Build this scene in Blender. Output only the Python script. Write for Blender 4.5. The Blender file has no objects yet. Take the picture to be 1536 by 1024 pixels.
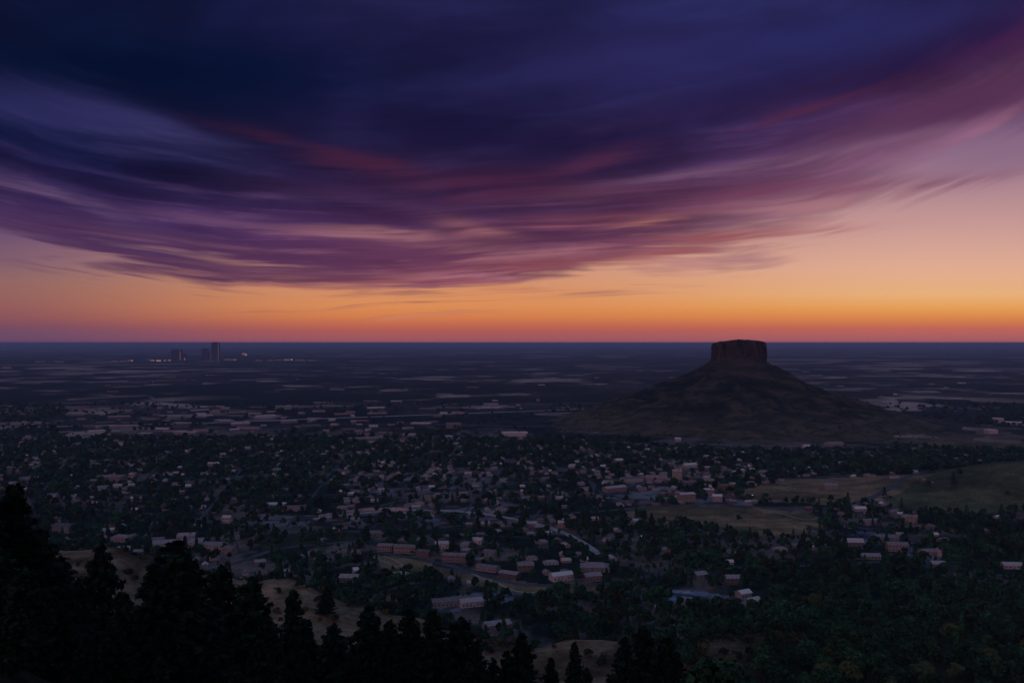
import bpy, math, random
import numpy as np
from math import radians, sin, cos, pi
from mathutils import Vector

SC = bpy.context.scene
COL = SC.collection
F = 1330.0; H = 250.0; YH = 514.0          # focal length in photo pixels, eye height over the plain, eye level

# ------------------------------------------------------------------ camera
cam = bpy.data.cameras.new('camera'); camo = bpy.data.objects.new('camera', cam); COL.objects.link(camo)
camo.location = (0, 0, H); camo.rotation_euler = (radians(90) + math.atan(2 / F), 0, 0)
cam.sensor_width = 36; cam.lens = 36 * F / 1536; cam.clip_start = 0.5; cam.clip_end = 600000
SC.camera = camo
SC.view_settings.view_transform = 'Standard'; SC.view_settings.look = 'None'
SC.view_settings.exposure = 0.0; SC.view_settings.gamma = 1.0
SC.cycles.use_denoising = True
SC.cycles.max_bounces = 4; SC.cycles.diffuse_bounces = 2; SC.cycles.glossy_bounces = 1
SC.cycles.transmission_bounces = 1; SC.cycles.volume_bounces = 1; SC.cycles.transparent_max_bounces = 4
SC.cycles.sample_clamp_indirect = 3.0

def lin(c):
    c = c / 255.0
    return c / 12.92 if c <= .04045 else ((c + .055) / 1.055) ** 2.4
def rgb(r, g, b): return (lin(r), lin(g), lin(b), 1.0)

# ------------------------------------------------------------------ node helper
class N:
    def __init__(s, tree): s.t = tree
    def node(s, typ, **kw):
        n = s.t.nodes.new(typ)
        for k, v in kw.items(): setattr(n, k, v)
        return n
    def put(s, sock, v):
        if hasattr(v, 'is_output'): s.t.links.new(v, sock)
        elif v is not None:
            try: sock.default_value = v
            except Exception:
                sock.default_value = (v, v, v, 1.0)
    def m(s, op, a, b=None, c=None, clamp=False):
        n = s.node('ShaderNodeMath', operation=op, use_clamp=clamp)
        s.put(n.inputs[0], a)
        if b is not None: s.put(n.inputs[1], b)
        if c is not None: s.put(n.inputs[2], c)
        return n.outputs[0]
    def step(s, x, lo, hi, a=0.0, b=1.0):
        n = s.node('ShaderNodeMapRange', interpolation_type='SMOOTHSTEP')
        s.put(n.inputs[0], x); s.put(n.inputs[1], lo); s.put(n.inputs[2], hi); s.put(n.inputs[3], a); s.put(n.inputs[4], b)
        return n.outputs[0]
    def mix(s, f, a, b, mode='MIX'):
        n = s.node('ShaderNodeMix', data_type='RGBA', blend_type=mode)
        s.put(n.inputs[0], f); s.put(n.inputs[6], a); s.put(n.inputs[7], b)
        return n.outputs[2]
    def ramp(s, f, stops, interp='LINEAR', scale=1.0):
        n = s.node('ShaderNodeValToRGB'); cr = n.color_ramp; cr.interpolation = interp
        while len(cr.elements) < len(stops): cr.elements.new(0.5)
        for e, (p, c) in zip(cr.elements, stops): e.position = p * scale; e.color = c
        s.put(n.inputs[0], f); return n.outputs[0]
    def noise(s, vec, scale, detail=4, rough=.5, dist=0.0, typ='3D', lac=2.0):
        n = s.node('ShaderNodeTexNoise', noise_dimensions=typ)
        if vec is not None: s.put(n.inputs['Vector'], vec)
        n.inputs['Scale'].default_value = scale; n.inputs['Detail'].default_value = detail
        n.inputs['Roughness'].default_value = rough; n.inputs['Distortion'].default_value = dist
        return n.outputs[0]
    def xyz(s, x, y, z=0.0):
        n = s.node('ShaderNodeCombineXYZ'); s.put(n.inputs[0], x); s.put(n.inputs[1], y); s.put(n.inputs[2], z); return n.outputs[0]
    def sep(s, v):
        n = s.node('ShaderNodeSeparateXYZ'); s.put(n.inputs[0], v); return n.outputs

# ------------------------------------------------------------------ sky at dusk
world = bpy.data.worlds.new('World'); SC.world = world; world.use_nodes = True
wt = world.node_tree; wt.nodes.clear(); w = N(wt)
tc = w.node('ShaderNodeTexCoord')
dx, dy, dz = w.sep(tc.outputs['Generated'])
ay = w.m('MAXIMUM', w.m('ABSOLUTE', dy), .12)
u = w.m('MINIMUM', w.m('MAXIMUM', w.m('DIVIDE', dx, ay), -1.4), 1.4)
t = w.m('MAXIMUM', w.m('DIVIDE', dz, ay), 0.0)                                     # slope above eye level
tt = w.m('MULTIPLY', t, 2.0)                                                        # ramp coordinate
S2 = 2.0
rightR = w.ramp(tt, [(0, rgb(170,94,100)), (.008, rgb(176,98,98)), (.0165, rgb(194,102,86)), (.024, rgb(210,124,78)), (.0316, rgb(224,142,78)), (.040, rgb(230,160,90)), (.054, rgb(232,176,122)),
    (.084, rgb(224,172,146)), (.122, rgb(206,158,150)), (.16, rgb(184,142,146)), (.212, rgb(146,112,138)), (.25, rgb(112,82,118)),
    (.31, rgb(80,56,104)), (.38, rgb(48,44,100)), (.5, rgb(60,60,112))], scale=S2)
midR = w.ramp(tt, [(0, rgb(158,88,98)), (.006, rgb(164,90,94)), (.013, rgb(174,92,86)), (.021, rgb(196,106,80)), (.029, rgb(212,126,76)), (.042, rgb(220,142,88)), (.054, rgb(216,144,98)),
    (.084, rgb(206,148,124)), (.122, rgb(182,134,136)), (.16, rgb(150,110,130)), (.25, rgb(90,68,114)), (.37, rgb(46,42,98)), (.5, rgb(60,60,112))], scale=S2)
leftR = w.ramp(tt, [(0, rgb(106,72,104)), (.012, rgb(110,76,102)), (.018, rgb(118,76,96)), (.026, rgb(134,82,92)), (.038, rgb(144,90,92)), (.054, rgb(148,98,94)), (.070, rgb(144,102,100)),
    (.086, rgb(132,96,108)), (.122, rgb(108,80,112)), (.16, rgb(84,70,108)), (.25, rgb(56,54,100)), (.37, rgb(18,30,78)), (.5, rgb(40,50,100))], scale=S2)
clear = w.mix(w.step(u, -.62, -.12), leftR, midR)
clear = w.mix(w.step(u, -.05, .5), clear, rightR)

# cloud deck: streaks follow a long smile-shaped arc
u0 = w.m('ADD', u, .12)
sq = w.m('MULTIPLY', u0, u0)
bend = w.m('MULTIPLY', sq, w.step(u0, -.1, .3, .27, .37))
s0 = w.m('SUBTRACT', w.m('SUBTRACT', t, bend), .056)                               # 0 at the deck's lower edge
warp = w.m('MULTIPLY', w.m('SUBTRACT', w.noise(w.xyz(w.m('MULTIPLY', u, 1.9), w.m('MULTIPLY', t, 4.0), 2.2), 1.0, 2, .4), .5), .075)
warp2 = w.m('MULTIPLY', w.m('SUBTRACT', w.noise(w.xyz(w.m('MULTIPLY', u, 6.0), w.m('MULTIPLY', t, 22.0), 7.2), 1.0, 2, .5), .5), .009)
flat = w.m('SUBTRACT', w.m('MULTIPLY', t, w.m('SUBTRACT', 1.0, w.m('MULTIPLY', sq, .72))), w.m('MULTIPLY', sq, .085))   # streaks lie flatter near the horizon
s1 = w.m('ADD', w.m('ADD', flat, warp), warp2)
ly = w.m('LOGARITHM', w.m('MAXIMUM', w.m('ADD', s1, .09), .02), 2.718)
V1 = w.xyz(w.m('MULTIPLY', u, 2.4), w.m('MULTIPLY', ly, 3.8), 0.3)
V2 = w.xyz(w.m('MULTIPLY', u, 5.0), w.m('MULTIPLY', ly, 10.5), 4.7)
V3 = w.xyz(w.m('MULTIPLY', u, 2.4), w.m('MULTIPLY', ly, 4.5), 9.1)
n1 = w.noise(V1, 1.0, 4, .5, .6)
n2 = w.noise(V2, 1.0, 6, .52, .35)
n3 = w.noise(V3, 1.0, 3, .5, .5)
V4 = w.xyz(w.m('MULTIPLY', u, 4.2), w.m('MULTIPLY', ly, 21.0), 14.0)
n4 = w.noise(V4, 1.0, 5, .55, .35)
edge = w.m('ADD', s0, w.m('ADD', w.m('MULTIPLY', w.m('SUBTRACT', n1, .5), .16), w.m('ADD', w.m('MULTIPLY', w.m('SUBTRACT', n2, .5), .12), w.m('MULTIPLY', w.m('SUBTRACT', n4, .5), .085))))
cover = w.step(edge, -.014, .030)
# thin streaks between the deck and the clear sky
thin = w.m('MULTIPLY', w.step(n4, .54, .70), w.m('MULTIPLY', w.m('MULTIPLY', w.step(s0, -.045, -.01), w.step(u, .5, .2)), .5))
cover = w.m('MAXIMUM', cover, thin)
# thinning on the right side
thr = w.m('MULTIPLY', w.step(u, .10, .6), w.step(s0, .11, .0))
cover = w.m('MULTIPLY', cover, w.m('SUBTRACT', 1.0, w.m('MULTIPLY', thr, w.step(n1, .62, .40, .15, .75))))
st = w.m('MULTIPLY', w.m('MAXIMUM', s0, 0.0), 2.0)
cl_mid = w.ramp(st, [(0, rgb(120,68,88)), (.025, rgb(96,54,84)), (.06, rgb(76,42,80)), (.10, rgb(50,33,70)), (.16, rgb(34,27,64)), (.24, rgb(24,24,62)), (.32, rgb(28,28,70)), (.5, rgb(52,54,100))], scale=S2)
cl_left = w.ramp(st, [(0, rgb(92,58,90)), (.02, rgb(72,46,84)), (.06, rgb(52,36,78)), (.10, rgb(28,26,66)), (.14, rgb(10,20,56)), (.22, rgb(2,18,50)), (.32, rgb(3,22,60)), (.5, rgb(30,44,92))], scale=S2)
cl_right = w.ramp(st, [(0, rgb(150,104,120)), (.03, rgb(126,80,108)), (.06, rgb(94,56,86)), (.10, rgb(62,38,72)), (.15, rgb(42,30,70)), (.22, rgb(38,36,84)), (.32, rgb(38,40,88)), (.5, rgb(52,54,100))], scale=S2)
cloud = w.mix(w.step(u, -.5, -.12), cl_left, cl_mid)
cloud = w.mix(w.step(u, -.02, .42), cloud, cl_right)
# lighter wisps inside the deck
wisp = w.m('MULTIPLY', w.step(w.m('ADD', w.m('MULTIPLY', n2, .62), w.m('MULTIPLY', n4, .38)), .47, .62), w.step(n1, .38, .60))
wcol = w.ramp(st, [(0, rgb(200,140,124)), (.03, rgb(164,108,112)), (.07, rgb(116,76,106)), (.13, rgb(72,56,100)), (.22, rgb(46,46,98)), (.5, rgb(44,48,98))], scale=S2)
wcol = w.mix(w.m('MULTIPLY', w.step(u, -.1, -.55), .45), wcol, rgb(62,58,104))
cloud = w.mix(w.m('MULTIPLY', wisp, w.m('MULTIPLY', w.step(w.m('ABSOLUTE', u), .30, .52, 1.0, .35), w.step(s0, .05, .20, .60, .16))), cloud, wcol)
var = w.m('MULTIPLY', w.step(n1, .30, .72, .72, 1.28), w.step(n4, .3, .7, w.step(s0, .04, .20, .80, .97), w.step(s0, .04, .20, 1.20, 1.03)))
uq = w.m('ADD', u, w.m('MULTIPLY', t, .25))
n5 = w.noise(w.xyz(w.m('MULTIPLY', uq, 4.2), w.m('MULTIPLY', t, 11.0), 3.3), 1.0, 5, .55, .6)
var = w.m('MULTIPLY', var, w.step(n5, .30, .70, .72, 1.30))
cloud = w.mix(1.0, cloud, var, 'MULTIPLY')
cloud = w.mix(w.step(s0, .05, .25, .0, .16), cloud, rgb(40,34,66))
# red afterglow on some bands, mostly towards the middle and the right
red = w.m('MULTIPLY', w.step(n3, .50, .68), w.m('MULTIPLY', w.step(s0, .02, .07), w.step(s0, .20, .11)))
red = w.m('MULTIPLY', red, w.step(u, -.42, -.1))
cloud = w.mix(w.m('MULTIPLY', red, .2), cloud, rgb(84,40,68))
sky = w.mix(cover, clear, cloud)
# single banks and streaks of cloud, each at its own bearing and height in the sky
uw = w.m('ADD', u, w.m('ADD', w.m('MULTIPLY', w.m('SUBTRACT', n1, .5), .16), w.m('MULTIPLY', w.m('SUBTRACT', n2, .5), .10)))
tw = w.m('ADD', t, w.m('ADD', w.m('MULTIPLY', w.m('SUBTRACT', n2, .5), .030), w.m('MULTIPLY', w.m('SUBTRACT', n4, .5), .026)))
tex = w.m('MULTIPLY', w.step(n4, .36, .60, .45, 1.15), w.step(dy, .0, .3))
def bank(px, py, slope, L_, W_, col, k):
    global sky
    cu, ct = (px - 768) / F, (514 - py) / F; a = math.atan(-slope); ca_, sa_ = cos(a), sin(a)
    du = w.m('SUBTRACT', uw, cu); dt = w.m('SUBTRACT', tw, ct)
    e1 = w.m('MULTIPLY', w.m('ADD', w.m('MULTIPLY', du, ca_), w.m('MULTIPLY', dt, sa_)), F / L_)
    e2 = w.m('MULTIPLY', w.m('SUBTRACT', w.m('MULTIPLY', dt, ca_), w.m('MULTIPLY', du, sa_)), F / W_)
    g = w.m('MULTIPLY', w.m('EXPONENT', w.m('MULTIPLY', w.m('ADD', w.m('MULTIPLY', e1, e1), w.m('MULTIPLY', e2, e2)), -.9)), k)
    g = w.m('MULTIPLY', g, tex if W_ < 24 else w.step(dy, .0, .3))
    sky = w.mix(g, sky, rgb(*col))
for b_ in [(60,362,.12,90,7,(78,52,88),.7),(170,381,.15,110,7,(76,46,82),.85),(300,402,.13,110,7,(84,48,80),.9),(430,413,.05,110,8,(92,52,80),.9),(560,412,-.02,110,9,(100,56,80),.85),(700,395,-.08,110,9,(112,60,82),.7),(900,60,-.1,220,16,(30,26,66),.6),(620,60,.05,200,30,(26,22,58),.5),(1080,150,-.2,120,18,(34,26,68),.6),(250,115,.02,330,55,(2,15,44),.75),(90,170,.25,170,28,(50,48,98),.75),(235,205,.25,100,14,(60,56,104),.8),(420,110,.0,160,60,(8,18,52),.5),
    (460,225,.22,150,14,(66,32,60),.6),(590,248,.12,80,14,(76,36,62),.65),(880,238,-.25,80,13,(84,42,70),.6),(760,278,0,130,18,(84,38,66),.55),(700,190,.05,200,34,(22,18,56),.6),
    (1225,160,-.33,100,8,(92,42,68),.55),(1440,165,-.3,180,30,(84,50,84),.85),(1500,60,-.3,150,20,(70,30,72),.6),(1500,225,-.2,180,30,(136,104,130),.8),(1480,150,-.25,150,22,(84,46,80),.7),
    (970,85,-.12,180,42,(46,42,96),.7),(1270,55,-.2,220,40,(42,42,98),.65),(1400,75,-.4,190,20,(34,24,66),.7),(1180,120,-.3,140,22,(36,30,76),.6),
    (1100,352,-.06,150,8,(150,84,90),.85),(1010,375,-.08,120,9,(150,84,88),.8),(1330,278,-.12,170,9,(134,88,110),.8),(1150,286,-.08,130,8,(112,60,88),.85),(1040,315,-.12,120,9,(118,66,90),.7),(1230,300,-.10,150,8,(160,112,124),.7),
    (540,350,.06,120,9,(164,110,116),.7),(950,336,-.2,60,7,(186,120,112),.7),(480,330,.05,200,9,(62,40,82),.7),(230,345,.12,180,8,(62,42,84),.7),(300,372,.1,160,6,(66,44,84),.7),(760,360,-.04,160,8,(88,50,80),.7),(860,350,-.1,110,7,(98,54,82),.7),(680,372,.03,120,6,(150,96,104),.5),(705,345,.15,60,14,(152,96,104),.7),(860,330,0,90,10,(150,86,98),.6),(60,290,.3,110,12,(98,74,110),.75),(330,330,.1,130,9,(104,70,106),.65),(250,360,.15,140,9,(118,78,106),.6),
    (400,385,.1,150,14,(78,44,80),.8),(620,385,.02,130,14,(96,54,82),.75),(180,365,.22,150,12,(74,48,86),.7),
    (110,410,.15,30,2.6,(112,74,98),.75),(195,407,.2,32,2.6,(112,74,98),.7),(450,429,.05,110,3.6,(158,92,92),.8),(50,390,.02,60,3,(120,84,106),.6),(650,419,0,90,7,(148,82,90),.8),(820,395,-.05,110,9,(140,76,84),.75),(760,434,-.02,90,3,(196,120,92),.6),
    (1060,256,-.12,170,8,(122,86,116),.65),(1300,218,-.2,160,10,(130,94,122),.55),(900,290,-.08,160,10,(106,64,92),.5),(560,300,.08,170,10,(76,48,84),.55)]: bank(*b_)
# unseen sky overhead and behind the camera, brightened and tinted to light the land
up = w.step(w.m('MAXIMUM', dz, 0.0), .42, .80)
sky = w.mix(up, sky, rgb(40,92,124))
back = w.step(dy, .25, -.35)
backc = w.ramp(w.m('MAXIMUM', dz, 0.0), [(0, rgb(128,92,128)), (.10, rgb(168,118,138)), (.3, rgb(106,108,134)), (.7, rgb(54,92,124)), (1, rgb(40,92,124))])
sky = w.mix(back, sky, backc)
ground_side = w.step(dz, -.02, 0.0)
sky = w.mix(ground_side, rgb(30,26,40), sky)
bg = w.node('ShaderNodeBackground'); w.put(bg.inputs[0], sky); bg.inputs[1].default_value = 1.0
wo = w.node('ShaderNodeOutputWorld'); wt.links.new(bg.outputs[0], wo.inputs[0])
world.cycles.sampling_method = 'MANUAL'; world.cycles.sample_map_resolution = 512

# soft pink lamp added from behind-left, bringing pink onto roofs and walls
sd = bpy.data.lights.new('pink_fill', 'SUN'); sd.energy = 0.24; sd.angle = radians(34); sd.color = (1.0, .56, .58)
so = bpy.data.objects.new('pink_fill', sd); COL.objects.link(so)
so.rotation_euler = (radians(62), 0, radians(-38))

# ------------------------------------------------------------------ value noise in numpy
_rs = np.random.RandomState(7); _P = _rs.rand(256, 256)
def vnoise(x, y):
    x = np.asarray(x, float); y = np.asarray(y, float)
    xi = np.floor(x).astype(int); yi = np.floor(y).astype(int); fx = x - xi; fy = y - yi
    fx = fx * fx * (3 - 2 * fx); fy = fy * fy * (3 - 2 * fy)
    a = _P[xi & 255, yi & 255]; b = _P[(xi + 1) & 255, yi & 255]; c = _P[xi & 255, (yi + 1) & 255]; d = _P[(xi + 1) & 255, (yi + 1) & 255]
    return (a * (1 - fx) + b * fx) * (1 - fy) + (c * (1 - fx) + d * fx) * fy
def fbm(x, y, o=4):
    r = 0; a = .5; s = 0
    for i in range(o):
        r = r + a * vnoise(x * 2 ** i + 17.3 * i, y * 2 ** i + 5.1 * i); s += a; a *= .5
    return r / s
def sstep(x, a, b):
    v = np.clip((x - a) / (b - a), 0, 1); return v * v * (3 - 2 * v)

# ------------------------------------------------------------------ terrain heights
PROF = {   # bearing (photo column) : profile of (depth, height) down the mountain side
 -500: [(0,247),(60,226),(150,200),(250,172),(400,150),(480,138),(600,100),(800,25),(950,0)],
 0:    [(0,247),(60,226),(110,210),(150,200),(250,170),(400,144),(480,136),(600,95),(800,22),(950,0)],
 90:   [(0,247),(60,224),(150,198),(250,162),(400,140),(480,138.5),(560,112),(800,18),(950,0)],
 170:  [(0,247),(60,223),(150,193),(250,157),(400,136),(480,141),(560,112),(750,20),(950,0)],
 235:  [(0,247),(60,222),(150,190),(250,153),(400,128),(470,135),(560,100),(750,15),(950,0)],
 320:  [(0,247),(60,221),(150,189),(250,152),(380,130),(450,134),(540,98),(700,20),(900,0)],
 430:  [(0,247),(60,221),(150,189),(250,150),(360,131),(430,136.5),(520,96),(700,18),(850,0)],
 540:  [(0,247),(60,221),(150,188),(250,148),(350,127),(420,128),(520,84),(680,12),(800,0)],
 620:  [(0,247),(60,221),(150,187),(250,147),(350,126),(415,124),(510,78),(660,10),(780,0)],
 700:  [(0,247),(60,221),(150,186),(250,146),(340,124),(400,121.5),(490,74),(640,8),(740,0)],
 790:  [(0,247),(60,221),(150,185),(250,146),(330,124),(380,121.5),(470,72),(620,6),(700,0)],
 870:  [(0,247),(60,221),(150,185),(250,146),(330,128),(380,125),(470,72),(620,6),(700,0)],
 940:  [(0,247),(60,221),(150,184),(250,146),(330,129),(375,126.5),(470,72),(620,8),(700,0)],
 1000: [(0,247),(60,221),(150,183),(250,143),(320,127),(360,122),(460,72),(620,20),(740,0)],
 1060: [(0,247),(60,220),(150,180),(250,138),(320,116),(400,92),(500,84),(620,40),(800,0)],
 1150: [(0,247),(60,218),(150,175),(250,130),(330,98),(400,86),(500,86),(620,48),(820,0)],
 1240: [(0,247),(60,217),(150,172),(250,126),(330,94),(400,82),(500,78),(640,44),(840,0)],
 1540: [(0,247),(60,216),(150,170),(250,122),(330,92),(400,78),(500,66),(660,42),(900,0)],
 2100: [(0,247),(60,218),(150,175),(250,126),(330,98),(400,84),(500,74),(660,46),(950,0)] }
_yg = np.linspace(0, 1000, 201)
_pk = sorted(PROF); _ug = np.array([(p - 768) / F for p in _pk])
_tab = np.array([np.interp(_yg, [a for a, b in PROF[p]], [b for a, b in PROF[p]]) for p in _pk])
_k = np.array([1, 2, 3, 2, 1]) / 9.0
_tab = np.array([np.convolve(np.pad(r, 2, mode='edge'), _k, 'valid') for r in _tab])
BX, BY = (1107 - 768) / F * 2750, 2750.0      # the butte's centre
def height(x, y):
    x = np.asarray(x, float); y = np.asarray(y, float)
    r = np.sqrt(x * x + y * y)
    uu = np.where(y > 1, x / np.maximum(y, 1), np.sign(x) * 9)
    far_side = np.abs(uu) > 1.2
    yy = np.where(far_side, r / math.sqrt(1 + 1.44), y); uc = np.clip(uu, _ug[0], _ug[-1])
    i = np.clip(np.searchsorted(_ug, uc) - 1, 0, len(_ug) - 2)
    fu = (uc - _ug[i]) / (_ug[i + 1] - _ug[i]); fu = fu * fu * (3 - 2 * fu)
    yc = np.clip(yy, 0, 999.9) / 5.0; j = yc.astype(int); fy = yc - j
    z = (_tab[i, j] * (1 - fu) + _tab[i + 1, j] * fu) * (1 - fy) + (_tab[i, j + 1] * (1 - fu) + _tab[i + 1, j + 1] * fu) * fy
    near = sstep(z, 0, 40) * sstep(r, 15, 80)
    z = z + near * ((fbm(x / 60, y / 60, 4) - .5) * 9 + (fbm(x / 14, y / 14, 3) - .5) * 2.0)
    # town: nearly flat with soft undulation
    pl = sstep(r, 700, 1200)
    z = z + pl * (fbm(x / 500 + 9, y / 500, 3) - .5) * 5.0
    # gentle rise round the butte and the bare hill at the right
    hx, hy = (1600 - 768) / F * 1500, 1500.0
    q = ((x - hx) / 300) ** 2 + ((y - hy) / 170) ** 2
    z = z + 50 * np.exp(-q * 1.3) * (1 + .25 * (fbm(x / 120, y / 120, 3) - .5))
    # low ground swell and far hills
    z = z + sstep(r, 9000, 30000) * (fbm(x / 9000, y / 9000, 3) - .5) * 36
    z = z + sstep(r, 60000, 110000) * (80 * sstep(uu, -.75, -.1) + 150 * (fbm(x / 11000, y / 16000, 4) - .5))
    return z
def hgt(x, y): return float(height(np.array([x]), np.array([y]))[0])
def pt(px, py, z=0.0):
    D = F * (H - z) / (py - YH); return ((px - 768) / F * D, D)
def to_px(x, y, z=0.0):
    return 768 + x / y * F, YH + (H - z) / y * F
def inpoly(px, py, poly):
    px = np.asarray(px, float); py = np.asarray(py, float); c = np.zeros(px.shape, bool); n = len(poly)
    for i in range(n):
        x1, y1 = poly[i]; x2, y2 = poly[(i + 1) % n]
        hit = ((y1 > py) != (y2 > py)) & (px < (x2 - x1) * (py - y1) / ((y2 - y1) if y2 != y1 else 1e-9) + x1)
        c ^= hit
    return c

# land cover on the plain, mapped by bearing and depth
FIELDS = [
 ([(925,766),(960,758),(1040,757),(1120,758),(1200,764),(1240,776),(1228,797),(1165,806),(1120,800),(1060,788),(990,784),(940,776)], (.34,.195,.110)),
 ([(548,832),(600,834),(660,842),(720,856),(765,868),(830,878),(925,878),(935,888),(860,896),(780,892),(735,884),(700,868),(640,860),(575,856)], (.34,.195,.110)),
 ([(1330,748),(1400,726),(1470,716),(1760,708),(1760,772),(1450,772),(1350,766)], (.135,.115,.062)),
 ([(830,650),(880,645),(1000,653),(1150,652),(1250,652),(1330,662),(1400,670),(1536,678),(1700,682),(1700,655),(1450,652),(1380,640),(900,630)], (.25,.165,.100)),
 ([(1100,738),(1180,722),(1250,716),(1350,722),(1400,730),(1350,745),(1290,756),(1210,752),(1130,748)], (.32,.185,.108)),
 ([(345,712),(405,711),(406,721),(344,722)], (.17,.13,.11)),
 ([(380,806),(450,798),(555,800),(560,812),(460,822),(385,826)], (.070,.065,.045)),
 ([(1560,640),(1420,650),(1380,660),(1536,668),(1700,670)], (.32,.185,.108)) ]
PAVED = [
 ([(470,776),(520,768),(620,762),(760,756),(800,762),(760,778),(660,790),(560,794),(500,788)], (.22,.165,.175)),
 ([(905,735),(960,722),(1060,738),(1110,748),(1120,756),(1050,756),(960,752),(905,745)], (.26,.20,.22)),
 ([(1000,892),(1020,886),(1060,888),(1120,898),(1140,905),(1138,922),(1100,918),(1050,905),(1010,900)], (.30,.27,.36)),
 ([(1250,782),(1330,790),(1420,836),(1440,850),(1390,850),(1290,812),(1240,800)], (.17,.155,.21)),
 ([(380,770),(470,770),(470,790),(400,800),(370,790)], (.24,.18,.19)),
 ([(640,905),(690,890),(760,885),(780,892),(740,905),(660,915)], (.24,.20,.25)),
 ([(100,634),(260,630),(420,620),(560,612),(700,606),(800,612),(640,628),(500,640),(320,652),(120,652)], (.27,.185,.20)),
 ([(690,648),(740,640),(800,648),(800,662),(700,660)], (.25,.18,.20)),
 ([(500,715),(560,705),(690,712),(770,724),(700,742),(540,740)], (.26,.19,.21)),
 ([(650,838),(700,846),(770,866),(760,872),(700,860),(645,846)], (.20,.14,.15)),
 ([(480,850),(560,850),(620,872),(560,890),(490,880)], (.075,.07,.065)) ]
def cover_colour(x, y):
    x = np.asarray(x, float); y = np.asarray(y, float)
    px, py = 768 + x / np.maximum(y, 1) * F, YH + H / np.maximum(y, 1) * F
    jx = (fbm(x / 40, y / 40, 3) - .5) * 14; jy = (fbm(x / 40 + 50, y / 40, 3) - .5) * 6
    n = fbm(x / 70, y / 70, 4)[..., None]; n2 = fbm(x / 18 + 3, y / 18, 3)[..., None]
    n_ = sstep(n, .46, .66)
    town = np.array([.026, .036, .030]) * (1 - n_) + np.array([.23, .140, .130]) * n_
    town = town * (.6 + .8 * n2)
    c = town
    jx = jx + (fbm(x / 130 + 7, y / 130, 3) - .5) * 40; jy = jy + (fbm(x / 130, y / 130 + 31, 3) - .5) * 12
    gr = sstep(fbm(x / 95 + 11, y / 60, 4), .47, .58)[..., None]; pt_ = sstep(fbm(x / 30 + 5, y / 22, 4), .42, .56)[..., None]
    for poly, colr in FIELDS + PAVED:
        mk = inpoly(px + jx, py + jy, poly)[..., None]
        if colr in [b for a, b in PAVED]: cc_ = np.array(colr) * (.28 + .80 * pt_) * (.8 + .4 * n2)
        else: cc_ = (np.array(colr) * (1 - .5 * gr) + np.array([.035, .045, .026]) * .5 * gr) * (.65 + .7 * n2)
        c = np.where(mk, cc_, c)
    hill = sstep(height(x, y), 6, 40)[..., None] * (y < 1000)[..., None]
    sh = sstep(fbm(x / 34, y / 34, 4), .50, .62)[..., None]
    uu = x / np.maximum(y, 1)
    rightw = sstep(uu, .17, .30)[..., None]
    g = np.array([.29, .165, .105]) * (1 - .6 * sh) * (.45 + 1.1 * n2)
    g = g * (1 - rightw) + rightw * np.array([.040, .042, .024])
    r_ = np.sqrt(x * x + y * y); fl = sstep(r_, 330, 230)[..., None]
    g = g * (1 - fl) + np.array([.020, .020, .014]) * fl
    return c * (1 - hill) + g * hill

# ------------------------------------------------------------------ mesh makers
def mesh_from(name, V, Fq, mats, parent=None, smooth=False, attr=None, link=True, mat_idx=None):
    me = bpy.data.meshes.new(name)
    V = np.asarray(V, np.float32); Fq = np.asarray(Fq, np.int32)
    k = Fq.shape[1]
    me.vertices.add(len(V)); me.vertices.foreach_set('co', V.ravel())
    me.loops.add(len(Fq) * k); me.loops.foreach_set('vertex_index', Fq.ravel())
    me.polygons.add(len(Fq)); me.polygons.foreach_set('loop_start', np.arange(0, len(Fq) * k, k, dtype=np.int32))
    me.polygons.foreach_set('loop_total', np.full(len(Fq), k, np.int32))
    me.update(calc_edges=True)
    if smooth: me.polygons.foreach_set('use_smooth', np.ones(len(Fq), bool))
    for m in (mats if isinstance(mats, (list, tuple)) else [mats]): me.materials.append(m)
    if mat_idx is not None: me.polygons.foreach_set('material_index', np.asarray(mat_idx, np.int32))
    if attr is not None:
        a = me.color_attributes.new('cover', 'FLOAT_COLOR', 'POINT')
        c4 = np.ones((len(V), 4), np.float32); c4[:, :3] = attr; a.data.foreach_set('color', c4.ravel())
    if not link: return me
    o = bpy.data.objects.new(name, me); COL.objects.link(o)
    if parent: o.parent = parent
    return o

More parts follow.
